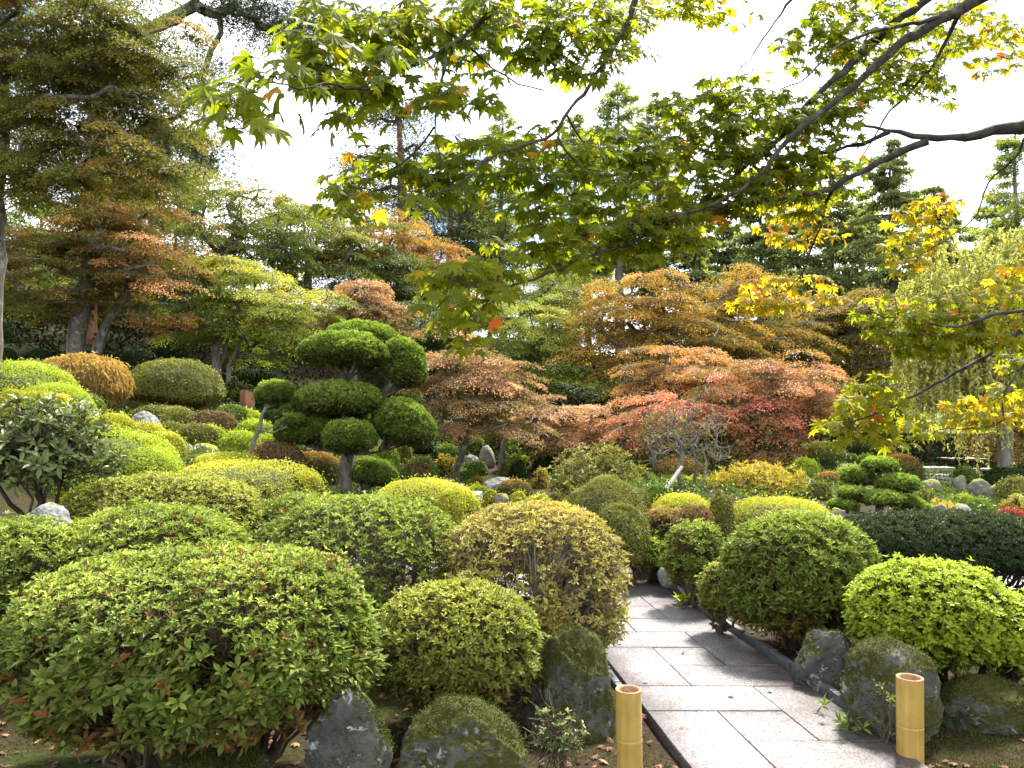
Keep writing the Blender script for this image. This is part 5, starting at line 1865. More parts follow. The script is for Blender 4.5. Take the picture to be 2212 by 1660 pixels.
# ------------------------------------------------------------------ maples and other trees of the garden
maple(1, 'm_olive', [(160, 60, 260, 130), (110, 230, 190, 120), (300, 190, 130, 120), (250, 330, 190, 70), (40, 330, 90, 80)], 9.0, (-22, 760), 'tall olive green maple at the left edge reaching out of the picture',
      260, [(-16, 420, 0), (-6, 250, 0), (2, 120, 0), (-30, -60, 0)], 300, .40, .5, .15, .14, 'bark', [(300, 330, -1, .7, .3), (200, 300, -1, .6, .2), (120, 60, 0, .9, -.1)], .042, .026, .6, group=None, topgain=-.12, droop=.5, layer=.13)
maple(2, 'm_orange', [(215, 440, 190, 70), (260, 520, 170, 80), (130, 590, 190, 70), (320, 610, 120, 70), (330, 670, 90, 28), (150, 660, 120, 40)], 14.5, (163, 770), 'big orange brown maple with leaning trunk above the weeping maple',
      190, [(168, 720, 0), (178, 660, 0), (190, 580, 0), (215, 500, 0)], 210, .46, .40, .16, .17, 'bark', [(330, 520, -1, .9, .35), (300, 470, -1, .8, .25), (380, 670, -.5, .7, .3), (100, 600, 0, 1.2, -.15)], .06, .034, .8, multi=4, topgain=.15)
maple(3, 'm_lime', [(480, 600, 100, 60), (580, 650, 120, 60), (460, 690, 100, 50), (640, 690, 80, 50), (560, 730, 120, 38)], 15.5, (470, 790), 'lime yellow maple with several stems behind the mushroom dome tree',
      140, [(466, 750, 0), (480, 710, 0)], 220, .46, .5, .14, .09, 'bark_pale', [(640, 640, 0, .9, .25), (460, 640, 0, .9, -.15)], .06, .034, .8, multi=4, topgain=.2)
maple(4, 'm_green', [(470, 470, 110, 80), (560, 520, 110, 90), (450, 560, 90, 60)], 19.0, (470, 740), 'dark green maple on the upper slope behind the lime maple', 100, [], 220, .6, .45, .14, .12, 'bark', [(560, 430, 0, 1.2, .25)], .07, .04, .8, topgain=.3)
maple(5, 'm_green', [(650, 500, 110, 80), (640, 590, 110, 70), (730, 560, 70, 70)], 21.0, (660, 740), 'yellowing green maple on the upper slope, centre left', 100, [], 220, .66, .55, .14, .12, 'bark', [(680, 520, 0, 1.4, .2), (660, 600, -1, 1.2, -.1)], .07, .04, .8, topgain=.3)
maple(6, 'm_gold', [(800, 520, 100, 60), (760, 600, 80, 60), (850, 600, 80, 70)], 23.0, (800, 720), 'golden orange maple on the ridge behind the topiary', 90, [], 200, .7, .6, .15, .12, 'bark', [(800, 520, 0, 1, .2)], .075, .042, .8)
maple(7, 'm_green', [(810, 560, 90, 70), (870, 640, 70, 60)], 22.0, (830, 720), 'grey green maple between the golden ones', 70, [], 200, .66, .45, .1, .1, 'bark', [], .07, .04, .8, topgain=.1)
maple(8, 'm_orange', [(930, 560, 70, 50), (920, 620, 70, 40)], 24.0, (930, 720), 'orange maple on the ridge right of the topiary', 60, [], 200, .66, .6, .12, .1, 'bark', [], .075, .042, .8)
maple(9, 'm_pink', [(785, 640, 55, 50), (800, 695, 90, 50)], 16.5, (765, 865), 'salmon brown maple right behind the topiary top', 90, [], 210, .42, .48, .12, .09, 'bark', [(790, 620, 0, .8, .2)], .06, .034, .8, topgain=.2)
maple(10, 'm_pink', [(1000, 800, 110, 56), (1090, 830, 100, 50), (960, 790, 80, 56), (1030, 890, 150, 50)], 12.8, (990, 1055), 'salmon maple with slender forked trunk beside the stone basin',
      150, [(988, 1010, 0), (1000, 970, 0), (1012, 945, 0)], 200, .36, .45, .14, .055, 'bark', [(1060, 800, -.5, .8, .3), (960, 800, 0, .7, .2), (1030, 920, 0, .9, -.2)], .05, .028, .9, topgain=.2)
maple(11, 'm_pink', [(1180, 900, 70, 36), (1260, 910, 56, 36), (1210, 950, 80, 24)], 14.5, (1078, 1008), 'small salmon red maple with thin pale trunk in the middle', 80, [(1084, 970, 0), (1095, 940, 0), (1140, 915, 0)], 190, .34, .6, .13, .05, 'bark_pale', [(1290, 920, 0, .8, .25), (1200, 870, 0, .7, .1)], .052, .03, .8, topgain=.2)
maple(12, 'm_lime', [(1150, 690, 90, 36), (1120, 740, 100, 40), (1180, 790, 110, 50)], 19.0, (1170, 930), 'layered yellow green maple in the centre behind the salmon maple', 110, [], 220, .55, .34, .12, .11, 'bark', [(1150, 690, 0, 1.2, .15)], .068, .038, .8, topgain=.25, tilt=.2)
maple(13, 'm_gold', [(1310, 670, 90, 60), (1430, 660, 110, 75), (1330, 750, 110, 50), (1500, 730, 120, 60), (1420, 800, 120, 40)], 18.5, (1370, 960), 'wide golden orange maple in the centre right', 170, [], 220, .62, .5, .14, .15, 'bark', [(1420, 600, 0, 1.4, .15), (1320, 740, 0, 1, .05)], .066, .038, .8, multi=3, topgain=.25)
maple(14, 'm_gold', [(1600, 660, 100, 70), (1650, 740, 110, 60), (1560, 790, 90, 40)], 19.5, (1590, 960), 'olive gold maple right of the wide golden one', 120, [], 220, .62, .42, .14, .14, 'bark', [(1600, 620, 0, 1.2, .2)], .068, .038, .8, topgain=.25)
maple(15, 'm_orange', [(1440, 800, 120, 44), (1540, 810, 90, 50), (1400, 850, 80, 40)], 15.0, (1330, 960), 'orange maple behind the bare twisted tree', 100, [(1340, 920, 0), (1370, 880, 0)], 200, .42, .62, .12, .07, 'bark', [(1520, 790, 0, .9, .15)], .055, .032, .8, topgain=.2)
maple(16, 'm_red', [(1420, 890, 90, 36), (1510, 900, 80, 36), (1400, 930, 70, 26)], 13.2, (1430, 1010), 'crimson leaved maple with bare pale twigs', 80, [(1400, 960, 0), (1380, 930, 0)], 120, .34, .62, .14, .05, 'bark_pale', [(1420, 880, 0, .6, .25), (1520, 890, 0, .6, .25)], .05, .03, .8, topgain=.1, multi=3)
maple(17, 'm_red', [(1620, 830, 110, 50), (1720, 830, 100, 56), (1660, 900, 110, 50), (1760, 890, 90, 50), (1640, 960, 90, 30)], 13.5, (1662, 1022), 'large coral red maple with crooked pale trunk on the right',
      170, [(1668, 985, 0), (1672, 950, 0), (1690, 915, 0)], 200, .38, .42, .15, .08, 'bark_pale', [(1690, 900, -.7, .8, .35), (1640, 810, 0, .8, .0), (1650, 970, 0, .7, -.2), (1700, 800, 0, .8, .05)], .052, .03, .85, multi=3, topgain=.1)
maple(18, 'm_green', [(1740, 690, 80, 50), (1790, 740, 80, 60), (1700, 770, 60, 40)], 21.0, (1760, 940), 'blue green maple behind the coral red one', 90, [], 220, .62, .38, .1, .12, 'bark', [], .07, .04, .8, topgain=.1)
maple(19, 'm_gold', [(1860, 680, 100, 60), (1880, 770, 90, 50), (1830, 830, 80, 40)], 20.0, (1850, 950), 'brown olive maple left of the weeping tree', 110, [], 210, .62, .36, .12, .12, 'bark', [], .068, .038, .8, topgain=.2)
maple(20, 'm_green', [(30, 520, 70, 60), (20, 600, 80, 60)], 17.0, (-20, 740), 'mid green maple at the left edge behind the orange maple', 70, [], 210, .55, .45, .1, .11, 'bark', [], .065, .036, .8, topgain=.2)
maple(21, 'm_green', [(1180, 640, 120, 40), (1110, 660, 60, 50)], 24.0, (1190, 800), 'pale green tree on the ridge behind the layered maple', 60, [], 200, .75, .5, .1, .12, 'bark', [], .08, .045, .8)
maple(22, 'm_green', [(930, 700, 80, 60), (960, 740, 70, 40)], 20.0, (950, 860), 'dark green maple in the shade behind the salmon maple', 80, [], 200, .6, .3, .1, .11, 'bark', [], .07, .04, .8, topgain=.1)
maple(23, 'm_gold', [(2190, 900, 40, 50), (2160, 960, 60, 30)], 17.0, (2230, 1000), 'small brown orange maple at the right edge behind the shelter', 40, [], 180, .5, .5, .12, .06, 'bark', [], .06, .035, .8)

for k, (cx, cyy, rx, ry, Yk, lab) in enumerate([
    (60, 650, 130, 110, 20.0, 'dark evergreen tree in the wood at the left edge'),
    (240, 650, 120, 110, 20.5, 'dark evergreen tree in the wood behind the leaning orange maple trunk'),
    (400, 690, 110, 90, 20.5, 'dark evergreen tree in the wood above the tall dark ball bush'),
    (560, 750, 110, 80, 21.0, 'dark evergreen tree in the wood behind the lime maple'),
    (700, 770, 90, 80, 22.0, 'dark evergreen tree in the wood left behind the topiary top'),
    (900, 800, 110, 90, 22.0, 'dark evergreen tree in the wood right behind the topiary'),
    (1040, 840, 110, 80, 22.5, 'dark evergreen tree in the wood behind the slender salmon maple'),
    (1180, 860, 110, 70, 22.0, 'dark evergreen tree in the wood under the layered lime maple'),
    (1330, 870, 110, 80, 21.5, 'dark evergreen tree in the wood under the wide golden maple'),
    (1500, 880, 110, 80, 21.0, 'dark evergreen tree in the wood behind the crimson maple'),
    (1660, 860, 110, 90, 21.5, 'dark evergreen tree in the wood behind the coral red maple'),
    (1800, 880, 100, 70, 22.0, 'dark evergreen tree in the wood under the brown olive maple'),
    (1950, 880, 120, 70, 23.0, 'dark evergreen tree in the wood left behind the garden shelter'),
    (2120, 860, 110, 70, 24.0, 'dark evergreen tree in the wood behind the shelter roof')]):
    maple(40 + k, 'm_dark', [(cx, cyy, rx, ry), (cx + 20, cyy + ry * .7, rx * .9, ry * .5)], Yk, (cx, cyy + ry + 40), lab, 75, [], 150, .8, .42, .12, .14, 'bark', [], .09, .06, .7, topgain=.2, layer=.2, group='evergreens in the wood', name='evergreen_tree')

# weeping pale green tree on the right
R = np.random.default_rng(77)
Y = 14.2
b = at(2170, 1019, Y)
zg = h1(b[0], Y) - .05
root = thing('weeping_tree', (b[0], Y, zg), 'pale green weeping tree with hanging branches at the right edge', 'tree')
ta, tb, tl = Acc(), Acc(), Acc()
tr = [np.array([b[0], Y, zg])] + [at(px, py, Y) for px, py in ((2172, 940), (2160, 860), (2165, 760), (2155, 660), (2150, 590))]
E = px_ells([(2110, 600, 130, 60), (2050, 690, 90, 70), (2180, 680, 90, 80), (2080, 780, 90, 60), (2220, 560, 90, 60)], Y, .8)
tg = crown_targets(E, 130, R, .33)
pts = []
for a_, c_ in zip(tr[:-1], tr[1:]):
    for s in range(4):
        pts.append(a_ + (c_ - a_) * s / 4)
pts.append(tr[-1])
nodes, lines, cnt = skeleton(pts, tg, R, .35, .35, .08)
wood_from(ta, nodes, lines, cnt, .13, .008, True, 0, tb)
for t in tg:
    for s in range(7):
        ln = R.uniform(.5, 1.7)
        a0 = R.uniform(0, 6.28)
        k = 9
        u = np.linspace(0, 1, k)[:, None]
        p0 = t + R.normal(0, .18, 3)
        line = p0 + np.array([math.cos(a0), math.sin(a0), 0]) * .35 * ln * np.sqrt(u) * R.uniform(.4, 1) - np.array([0, 0, 1.0]) * ln * u ** 1.5 + np.array([0, 0, .12]) * np.sin(u * 3.14)
        line[1:] += np.cumsum(R.normal(0, .012, (k - 1, 3)), 0)
        tube(tb, line, np.linspace(.006, .004, k), 3)
        full = t[2] > at(2100, 770, Y)[2]
        m = int(ln * (52 if full else 24))
        uu = R.uniform(.1, 1, m)
        P = np.column_stack([np.interp(uu, u[:, 0], line[:, c]) for c in range(3)])
        A = nrm(np.array([0, 0, -.7]) + R.normal(0, .5, (m, 3)))
        N = nrm(R.normal(0, 1, (m, 3)) + np.array([0, -.2, .6]))
        leaves(tl, P, A, N, .095 * R.uniform(.7, 1.3, m),   .042 * R.uniform(.8, 1.2, m), np.clip(.55 + R.normal(0, .1) + R.normal(0, .15, m), 0, 1))
ta.build('trunk', M['bark_pale'], root, smooth=True)
tb.build('branchwork', M['twig_pale'], root)
tl.build('crown', M['weep'], root)

# bare twisted tree in the middle right
R = np.random.default_rng(78)
Y = 10.0
b = at(1486, 1072, Y)
zg = h1(b[0], Y) - .05
root = thing('twisted_tree', (b[0], Y, zg), 'nearly bare twisted pale tree with a few yellowing leaves', 'tree')
ta, tb, tl = Acc(), Acc(), Acc()
tr = [np.array([b[0], Y, zg])] + [at(px, py, Y) for px, py in ((1470, 1050), (1466, 1020), (1474, 990), (1470, 960))]
tr = [tr[0]] + [x_ for a_, c_ in zip(tr[:-1], tr[1:]) for x_ in (a_ * .5 + c_ * .5, c_)]
tg = crown_targets(px_ells([(1450, 940, 60, 50), (1510, 950, 60, 60), (1485, 900, 40, 40), (1550, 980, 30, 40), (1425, 970, 30, 40)], Y, .8), 60, R, .14, .2)
nodes, lines, cnt = skeleton(tr, tg, R, .7, .14, .16, .5)
wood_from(ta, nodes, lines, cnt, .032, .0045, True, 0, tb)
for px, dd in ((1500, .1), (1520, -.1)):
    q = [np.array([b[0] + .1, Y + dd, zg]), at(px, 1040, Y + dd), at(px + 6, 1000, Y), at(px - 6, 960, Y)]
    tube(tb, np.array(q), [.03, .024, .018, .01], 6)
P0 = np.repeat(tg, 5, 0)
P1 = P0 + R.normal(0, .13, P0.shape) + np.array([0, 0, .06])
twigs(tb, P0, P1, .005, .003, .2, .5, 0, R, 2)
sel = P1[R.random(len(P1)) < .55]
whorls(tl, sel, nrm(R.normal(0, .4, sel.shape) + np.array([0, 0, 1.0])), 5, .05, .018, R, np.full(len(sel), .55) + R.normal(0, .15, len(sel)), .12, T_DIA)
ta.build('trunk', M['bark_pale'], root, smooth=True)
tb.build('branchwork', M['bark_pale'], root)
tl.build('crown', M['loose'], root)

# pines and other conifers on the ridge
pine(1, [(570, 40, 120, 60), (640, 80, 60, 40), (470, 20, 60, 34), (420, 190, 50, 34), (470, 150, 40, 20), (440, 330, 60, 34), (440, 370, 40, 18), (350, 300, 50, 40), (250, 120, 90, 60), (140, 150, 80, 50), (480, 240, 40, 20)], 17.0,
     [(196, 420), (206, 330), (208, 230), (218, 130), (215, 20), (225, -120)], 'tall red trunked pine behind the olive maple', .2, n=230)
pine(2, [(850, 250, 60, 30), (780, 360, 50, 30), (830, 420, 60, 30), (890, 330, 40, 30), (900, 470, 50, 30), (770, 250, 30, 20)], 34.0, [(868, 560), (872, 470), (866, 360), (862, 260)], 'blue green pine on the ridge above the golden maple', .25, n=200, group='pines on the ridge')
pine(3, [(960, 520, 50, 34), (1000, 470, 30, 30), (930, 450, 40, 22)], 38.0, [(972, 600), (975, 500), (970, 440)], 'smaller pine right of the blue green pine', .22, n=200, group='pines on the ridge')
for k, (mat, px, top, Yk, w, lab, kind, d) in enumerate([
    ('larch', 1085, 225, 40, 210, 'pale feathery larch left of the broad larch on the ridge', 'larch', 1.0),
    ('larch', 1335, 165, 44, 250, 'broad pale larch standing highest on the ridge', 'larch', .9),
    ('larch', 1240, 240, 46, 170, 'thin larch between two larger ones', 'larch', .9),
    ('fir', 1190, 470, 38, 150, 'dark fir below the thin larch', 'fir', 1.0),
    ('fir', 1010, 420, 44, 130, 'fir between the pines and the feathery larch', 'fir', 1.0),
    ('fir', 1920, 300, 36, 250, 'broad dark fir right of the overhanging branches', 'fir', 1.15),
    ('fir', 1790, 340, 40, 220, 'dark fir left of the broad dark fir', 'fir', 1.1),
    ('fir', 1640, 380, 42, 220, 'fir behind the yellow hanging sprays', 'fir', 1.0),
    ('fir', 1500, 430, 44, 190, 'fir behind the wide golden maple', 'fir', 1.0),
    ('larch', 2190, 265, 34, 230, 'pale larch at the right edge of the picture', 'larch', 1.1),
    ('larch', 1420, 210, 48, 200, 'spiky pale larch right of the broad one', 'larch', .9),
    ('fir', 2060, 470, 44, 170, 'distant fir behind the thin bare branch', 'fir', .9),
    ('fir', 410, 270, 30, 190, 'dark bluish fir left of the open sky', 'fir', 1.2),
    ('fir', 330, 240, 34, 180, 'dark fir behind the red trunked pine', 'fir', 1.1),
    ('fir', 90, 330, 32, 200, 'dark fir behind the olive maple at the left', 'fir', 1.0),
    ('fir', 1390, 520, 50, 200, 'far fir low between the trunks', 'fir', .9),
    ('fir', 1720, 400, 48, 260, 'far fir in the gap right of the yellow sprays', 'fir', 1.0),
    ('fir', 1560, 470, 50, 260, 'far fir in the gap left of the yellow sprays', 'fir', 1.0),
    ('fir', 1860, 430, 50, 260, 'far fir low between the two broad firs', 'fir', 1.0),
    ('fir', 2010, 400, 47, 240, 'far fir behind the yellow cluster at the right', 'fir', 1.0),
    ('larch', 2130, 430, 45, 220, 'far larch behind the weeping tree', 'larch', 1.1),
    ('larch', 1060, 430, 47, 200, 'far larch behind the layered maple', 'larch', 1.1),
    ('larch', 1270, 400, 50, 220, 'far larch between the trunks in the centre', 'larch', 1.1),
    ('fir', 240, 300, 38, 240, 'far dark fir behind the orange brown maple', 'fir', 1.1),
    ('larch', 620, 415, 46, 110, 'small far larch in the open sky on the left', 'larch', .8),
]):
    conifer(k, mat, px, top, 700, Yk, w, lab, kind, 'bark', .12 if kind == 'fir' else .25, dens=d)

# ------------------------------------------------------------------ the maple whose branches hang over the path
R = np.random.default_rng(99)
FR = [  # polylines in view pixels with depth, and the radius at the thick end (m)
    ([(1096, 0, 2.7), (1038, 44, 2.6), (964, 108, 2.5), (900, 142, 2.45), (846, 162, 2.4), (802, 196, 2.3), (760, 190, 2.2), (700, 182, 2.1), (640, 196, 2.0), (580, 178, 1.95)], .014, 0),
    ([(937, 44, 2.5), (1001, 98, 2.6), (1072, 156, 2.7), (1130, 184, 2.75), (1174, 196, 2.8)], .008, 1),
    ([(964, 112, 2.5), (955, 170, 2.5), (942, 217, 2.5), (940, 288, 2.5), (946, 338, 2.5), (958, 360, 2.5)], .007, 1),
    ([(938, 275, 2.5), (886, 345, 2.5), (850, 370, 2.5), (802, 386, 2.5), (734, 433, 2.5)], .005, 1),
    ([(1374, 0, 2.9), (1363, 41, 2.9), (1309, 129, 2.85), (1269, 193, 2.8), (1221, 244, 2.75), (1204, 291, 2.7), (1150, 308, 2.65), (1086, 325, 2.6), (1025, 365, 2.5), (984, 406, 2.45), (896, 437, 2.4)], .014, 0),
    ([(1204, 295, 2.7), (1242, 355, 2.7), (1289, 396, 2.75), (1296, 430, 2.75)], .006, 1),
    ([(1225, 250, 2.75), (1258, 311, 2.8), (1350, 335, 2.9), (1430, 350, 3.0)], .006, 1),
    ([(2212, 271, 3.0), (2112, 291, 3.0), (2010, 305, 3.05), (1922, 281, 3.1), (1858, 272, 3.15)], .032, 0),
    ([(2005, 306, 3.05), (1940, 330, 3.1), (1889, 355, 3.1), (1801, 406, 3.15), (1700, 430, 3.1), (1590, 440, 3.05), (1475, 464, 3.0), (1377, 521, 2.9), (1252, 558, 2.8), (1201, 587, 2.7), (1130, 610, 2.6), (1066, 631, 2.5), (1039, 665, 2.45), (1005, 722, 2.4)], .018, 1),
    ([(1066, 631, 2.5), (1028, 621, 2.45), (971, 604, 2.4), (940, 590, 2.4)], .005, 1),
    ([(1922, 284, 3.1), (1875, 311, 3.15), (1770, 330, 3.2), (1690, 345, 3.2), (1600, 330, 3.2)], .014, 1),
    ([(1997, 0, 3.3), (1899, 78, 3.3), (1818, 156, 3.25), (1763, 206, 3.2), (1706, 274, 3.2), (1658, 325, 3.15), (1560, 400, 3.1), (1469, 474, 3.05)], .03, 0),
    ([(2112, 0, 3.2), (2010, 54, 3.2), (1933, 102, 3.15), (1848, 183, 3.1), (1780, 240, 3.05), (1716, 288, 3.0), (1638, 382, 2.95), (1547, 443, 2.9), (1440, 470, 2.85)], .03, 0),
    ([(2050, 32, 3.2), (1985, 48, 3.15), (1919, 61, 3.1), (1811, 95, 3.05), (1773, 142, 3.0), (1740, 170, 3.0), (1686, 193, 2.95)], .013, 1),
    ([(2085, 10, 3.2), (2061, 51, 3.3), (2024, 135, 3.4), (1977, 186, 3.4), (1906, 260, 3.4), (1875, 325, 3.45), (1838, 376, 3.5)], .013, 1),
    ([(1977, 186, 3.4), (1943, 186, 3.35), (1899, 152, 3.3)], .006, 1),
    ([(1709, 0, 2.9), (1672, 58, 2.85), (1642, 95, 2.85), (1591, 166, 2.8)], .007, 0),
    ([(1801, 406, 3.15), (1780, 440, 3.3), (1774, 487, 3.5), (1750, 553, 3.7), (1726, 607, 3.8), (1706, 627, 3.8), (1638, 644, 3.8), (1590, 660, 3.8)], .010, 1),
    ([(2230, 260, 3.2), (2210, 321, 3.3), (2132, 399, 3.5), (2129, 433, 3.5), (2092, 487, 3.5), (2010, 541, 3.5), (1960, 560, 3.5)], .008, 0),
    ([(2240, 672, 3.0), (2212, 671, 3.0), (2146, 675, 3.0), (2085, 709, 3.0), (2031, 709, 3.05), (2004, 692, 3.1), (1909, 688, 3.1), (1860, 670, 3.1)], .012, 0),
    ([(2240, 690, 3.3), (2212, 705, 3.3), (2163, 753, 3.3), (2078, 797, 3.3), (1977, 854, 3.3), (1943, 878, 3.3), (1841, 912, 3.3), (1774, 952, 3.3)], .015, 0),
    ([(1960, 864, 3.3), (1933, 891, 3.3), (1930, 940, 3.3)], .006, 1),
    ([(2240, 765, 3.4), (2212, 790, 3.4), (2163, 844, 3.4), (2173, 912, 3.4), (2112, 925, 3.4), (2027, 929, 3.4)], .011, 0),
]
ZN = [  # leaf masses: centre, radii, depth, number of shoots, leaf size, tint
    (560, 190, 95, 75, 1.95, 15, .082, .33), (640, 120, 80, 60, 2.1, 11, .078, .36), (520, 255, 40, 35, 1.95, 4, .08, .45), (740, 110, 110, 100, 2.25, 40, .07, .38), (830, 60, 110, 70, 2.4, 44, .068, .38), (860, 200, 110, 80, 2.4, 38, .066, .38), (740, 270, 40, 30, 2.3, 5, .072, .42),
    (960, 60, 150, 70, 2.55, 62, .064, .38), (1000, 190, 90, 70, 2.6, 26, .062, .42), (1120, 70, 150, 80, 2.75, 74, .06, .36), (1230, 130, 120, 70, 2.8, 50, .058, .38), (1300, 40, 110, 50, 2.9, 44, .056, .42),
    (1340, 90, 70, 60, 3.0, 24, .055, .4), (1470, 10, 150, 34, 3.3, 40, .055, .5), (1560, 30, 70, 30, 3.6, 14, .055, .5),
    (860, 400, 140, 70, 2.5, 46, .06, .38), (750, 450, 60, 40, 2.5, 14, .062, .42), (980, 350, 90, 60, 2.55, 26, .06, .38), (1080, 390, 120, 90, 2.6, 46, .058, .36), (1180, 350, 110, 80, 2.7, 42, .057, .36), (1130, 500, 90, 60, 2.7, 20, .058, .4), (1400, 520, 110, 50, 2.9, 40, .054, .44), (1600, 440, 90, 50, 3.05, 36, .053, .42),
    (1270, 430, 120, 100, 2.75, 66, .056, .36), (1350, 330, 110, 60, 2.9, 48, .055, .36), (1400, 420, 130, 90, 2.95, 84, .054, .4), (1320, 520, 130, 60, 2.85, 46, .055, .42), (1500, 300, 110, 70, 3.0, 64, .053, .38), (1560, 380, 120, 90, 3.05, 84, .053, .45), (1620, 250, 100, 60, 3.0, 60, .055, .36),
    (1680, 330, 110, 80, 3.1, 78, .054, .36), (1760, 280, 100, 60, 3.15, 56, .056, .34), (1770, 380, 90, 60, 3.2, 44, .055, .38), (1510, 220, 80, 50, 3.0, 28, .052, .4), (1590, 190, 70, 40, 3.0, 14, .055, .4), (1700, 420, 110, 60, 3.2, 50, .054, .5), (1500, 480, 110, 60, 3.0, 42, .054, .55),
    (1760, 100, 80, 60, 3.1, 34, .056, .38), (1850, 50, 120, 70, 3.2, 70, .054, .38), (1900, 160, 110, 60, 3.3, 66, .052, .4), (1980, 100, 100, 70, 3.4, 62, .05, .45), (2090, 50, 110, 60, 3.8, 70, .05, .55), (2150, 110, 80, 60, 3.9, 44, .05, .6), (2000, 200, 70, 35, 3.5, 20, .052, .45), (1820, 220, 80, 40, 3.2, 28, .054, .4),
    (1000, 640, 80, 70, 2.45, 34, .058, .42), (960, 590, 50, 30, 2.4, 12, .058, .45), (1000, 730, 40, 40, 2.4, 10, .058, .45), (1090, 590, 60, 40, 2.55, 16, .058, .44), (1200, 560, 80, 40, 2.7, 22, .056, .42),
    (1730, 490, 90, 50, 3.7, 46, .050, .74), (1710, 635, 110, 40, 3.8, 60, .050, .70), (1620, 670, 50, 30, 3.8, 18, .05, .68), (1990, 500, 60, 60, 3.6, 40, .05, .66), (1950, 560, 40, 40, 3.5, 18, .05, .64), (2030, 440, 40, 30, 3.5, 12, .05, .70),
    (1930, 690, 80, 50, 3.1, 42, .05, .5), (2050, 700, 90, 60, 3.1, 64, .05, .5), (2150, 690, 70, 70, 3.1, 50, .05, .55), (2000, 740, 90, 40, 3.1, 40, .05, .48),
    (1870, 880, 80, 50, 3.3, 44, .052, .56), (1940, 930, 80, 40, 3.35, 40, .052, .56), (1830, 940, 60, 30, 3.3, 18, .052, .52), (1880, 830, 50, 26, 3.3, 14, .05, .5),
    (2120, 890, 90, 40, 3.4, 36, .052, .66), (2190, 870, 50, 60, 3.5, 24, .05, .64), (2190, 590, 50, 50, 3.3, 20, .05, .66), (2195, 780, 40, 40, 3.4, 12, .05, .55),
]
BX, BYY = 3.7, 1.7
root = thing('maple_tree', (BX, BYY, 0), 'green and yellow maple whose branches hang over the path from the right', 'tree')
ta, tl = Acc(), Acc()
trunk = np.array([[BX, BYY, -.1], [BX + .02, BYY, .4], [BX - .03, BYY, 1.0], [BX - .02, BYY + .05, 1.6], [BX - .1, BYY + .1, 2.3], [BX - .15, BYY + .1, 2.9], [BX - .3, BYY + .2, 3.6]])
tube(ta, trunk, [.19, .15, .135, .13, .12, .10, .06], 14)
ta.build('trunk', M['bark_front'], root, smooth=True)
nodes = []
nrad = []
for pl, r0, child in FR:
    P = np.array([at(x, y, d) for x, y, d in pl])
    rr = r0 * .8
    if not child:
        # run the limb back out of the picture to the trunk
        s = P[0]
        tz_ = min(3.5, max(1.7, s[2] * .5 + 1.1))
        k = int(np.abs(trunk[:, 2] - tz_).argmin())
        T = trunk[k]
        ctrl = s + nrm(P[0] - P[1]) * np.linalg.norm(T - s) * .45
        u = np.linspace(0, 1, 10)[:-1, None]
        ext = (1 - u) ** 2 * T + 2 * u * (1 - u) * ctrl + u * u * s
        P = np.vstack([ext, P])
        nx = len(ext)
    else:
        nx = 0
    # resample with small crooks
    seg = np.concatenate([[0], np.cumsum(np.linalg.norm(np.diff(P, axis=0), axis=1))])
    n = max(6, int(seg[-1] / .05))
    q = np.linspace(0, seg[-1], n)
    L_ = np.column_stack([np.interp(q, seg, P[:, c]) for c in range(3)])
    L_[1:-1] = (L_[:-2] + 2 * L_[1:-1] + L_[2:]) / 4
    L_[1:-1] += R.normal(0, .0035, (n - 2, 3))
    lead = seg[nx] if nx else 0
    rad = np.where(q < lead, rr * (1.5 - .5 * q / max(lead, .01)), rr * (1 - .80 * (np.maximum(q - lead, 0) / max(seg[-1] - lead, .01)) ** .8))
    rad = np.maximum(rad, .0022) * (1 + .16 * R.normal(0, 1, n).clip(-1, 1))
    a = Acc()
    tube(a, L_, rad, 7)
    a.build('branch', M['bark_front'], root, smooth=True)
    nodes.append(L_[q >= lead - .1])
    nrad.append(rad[q >= lead - .1])
nodes = np.concatenate(nodes)
tw = Acc()
net = [nodes]
shoots, sizes, tints, dirs = [], [], [], []
order = []
for (cx, cyy, rx, ry, Yz, n, sz, tn) in ZN:
    for _ in range(int(n * .78)):
        while True:
            a, b2 = R.uniform(-1, 1, 2)
            if a * a + b2 * b2 < 1:
                break
        order.append((at(cx + a * rx, cyy + b2 * ry, Yz + .06 + R.normal(0, .05)), sz, tn))
pos = np.array([o[0] for o in order])
d0 = np.array([np.linalg.norm(nodes - p_, axis=1).min() for p_ in pos])
allnodes = nodes
P0s, P1s, R0s = [], [], []
for k in np.argsort(d0):
    p_ = pos[k]
    dd = np.linalg.norm(allnodes - p_, axis=1)
    j = int(dd.argmin())
    s = allnodes[j]
    d = dd[j]
    if d > .02:
        m = max(1, int(d / .06))
        last = s
        for q in range(1, m + 1):
            x_ = s + (p_ - s) * q / m + (R.normal(0, .010, 3) if q < m else 0) + np.array([0, 0, .02 * math.sin(math.pi * q / m)])
            P0s.append(last)
            P1s.append(x_)
            R0s.append(.0016 + min(.003, .004 * d * (1 - q / m)))
            last = x_
        new = np.array(P1s[-m:])
        allnodes = np.vstack([allnodes, new])
        dirs.append(nrm((p_ - s)[None])[0])
    else:
        dirs.append(R.normal(0, 1, 3))
    shoots.append(p_)
    sizes.append(order[k][1])
    tints.append(order[k][2])
twigs(tw, np.array(P0s), np.array(P1s), np.array(R0s), np.array(R0s) * .85, .05, .5, 0, R, 1)
S = np.array(shoots)
Dr = nrm(np.array(dirs) * np.array([1, 1, .4]))
sz = np.array(sizes)
tn = np.array(tints)
LP, LA, LN, LS, LT, Q0, Q1 = [], [], [], [], [], [], []
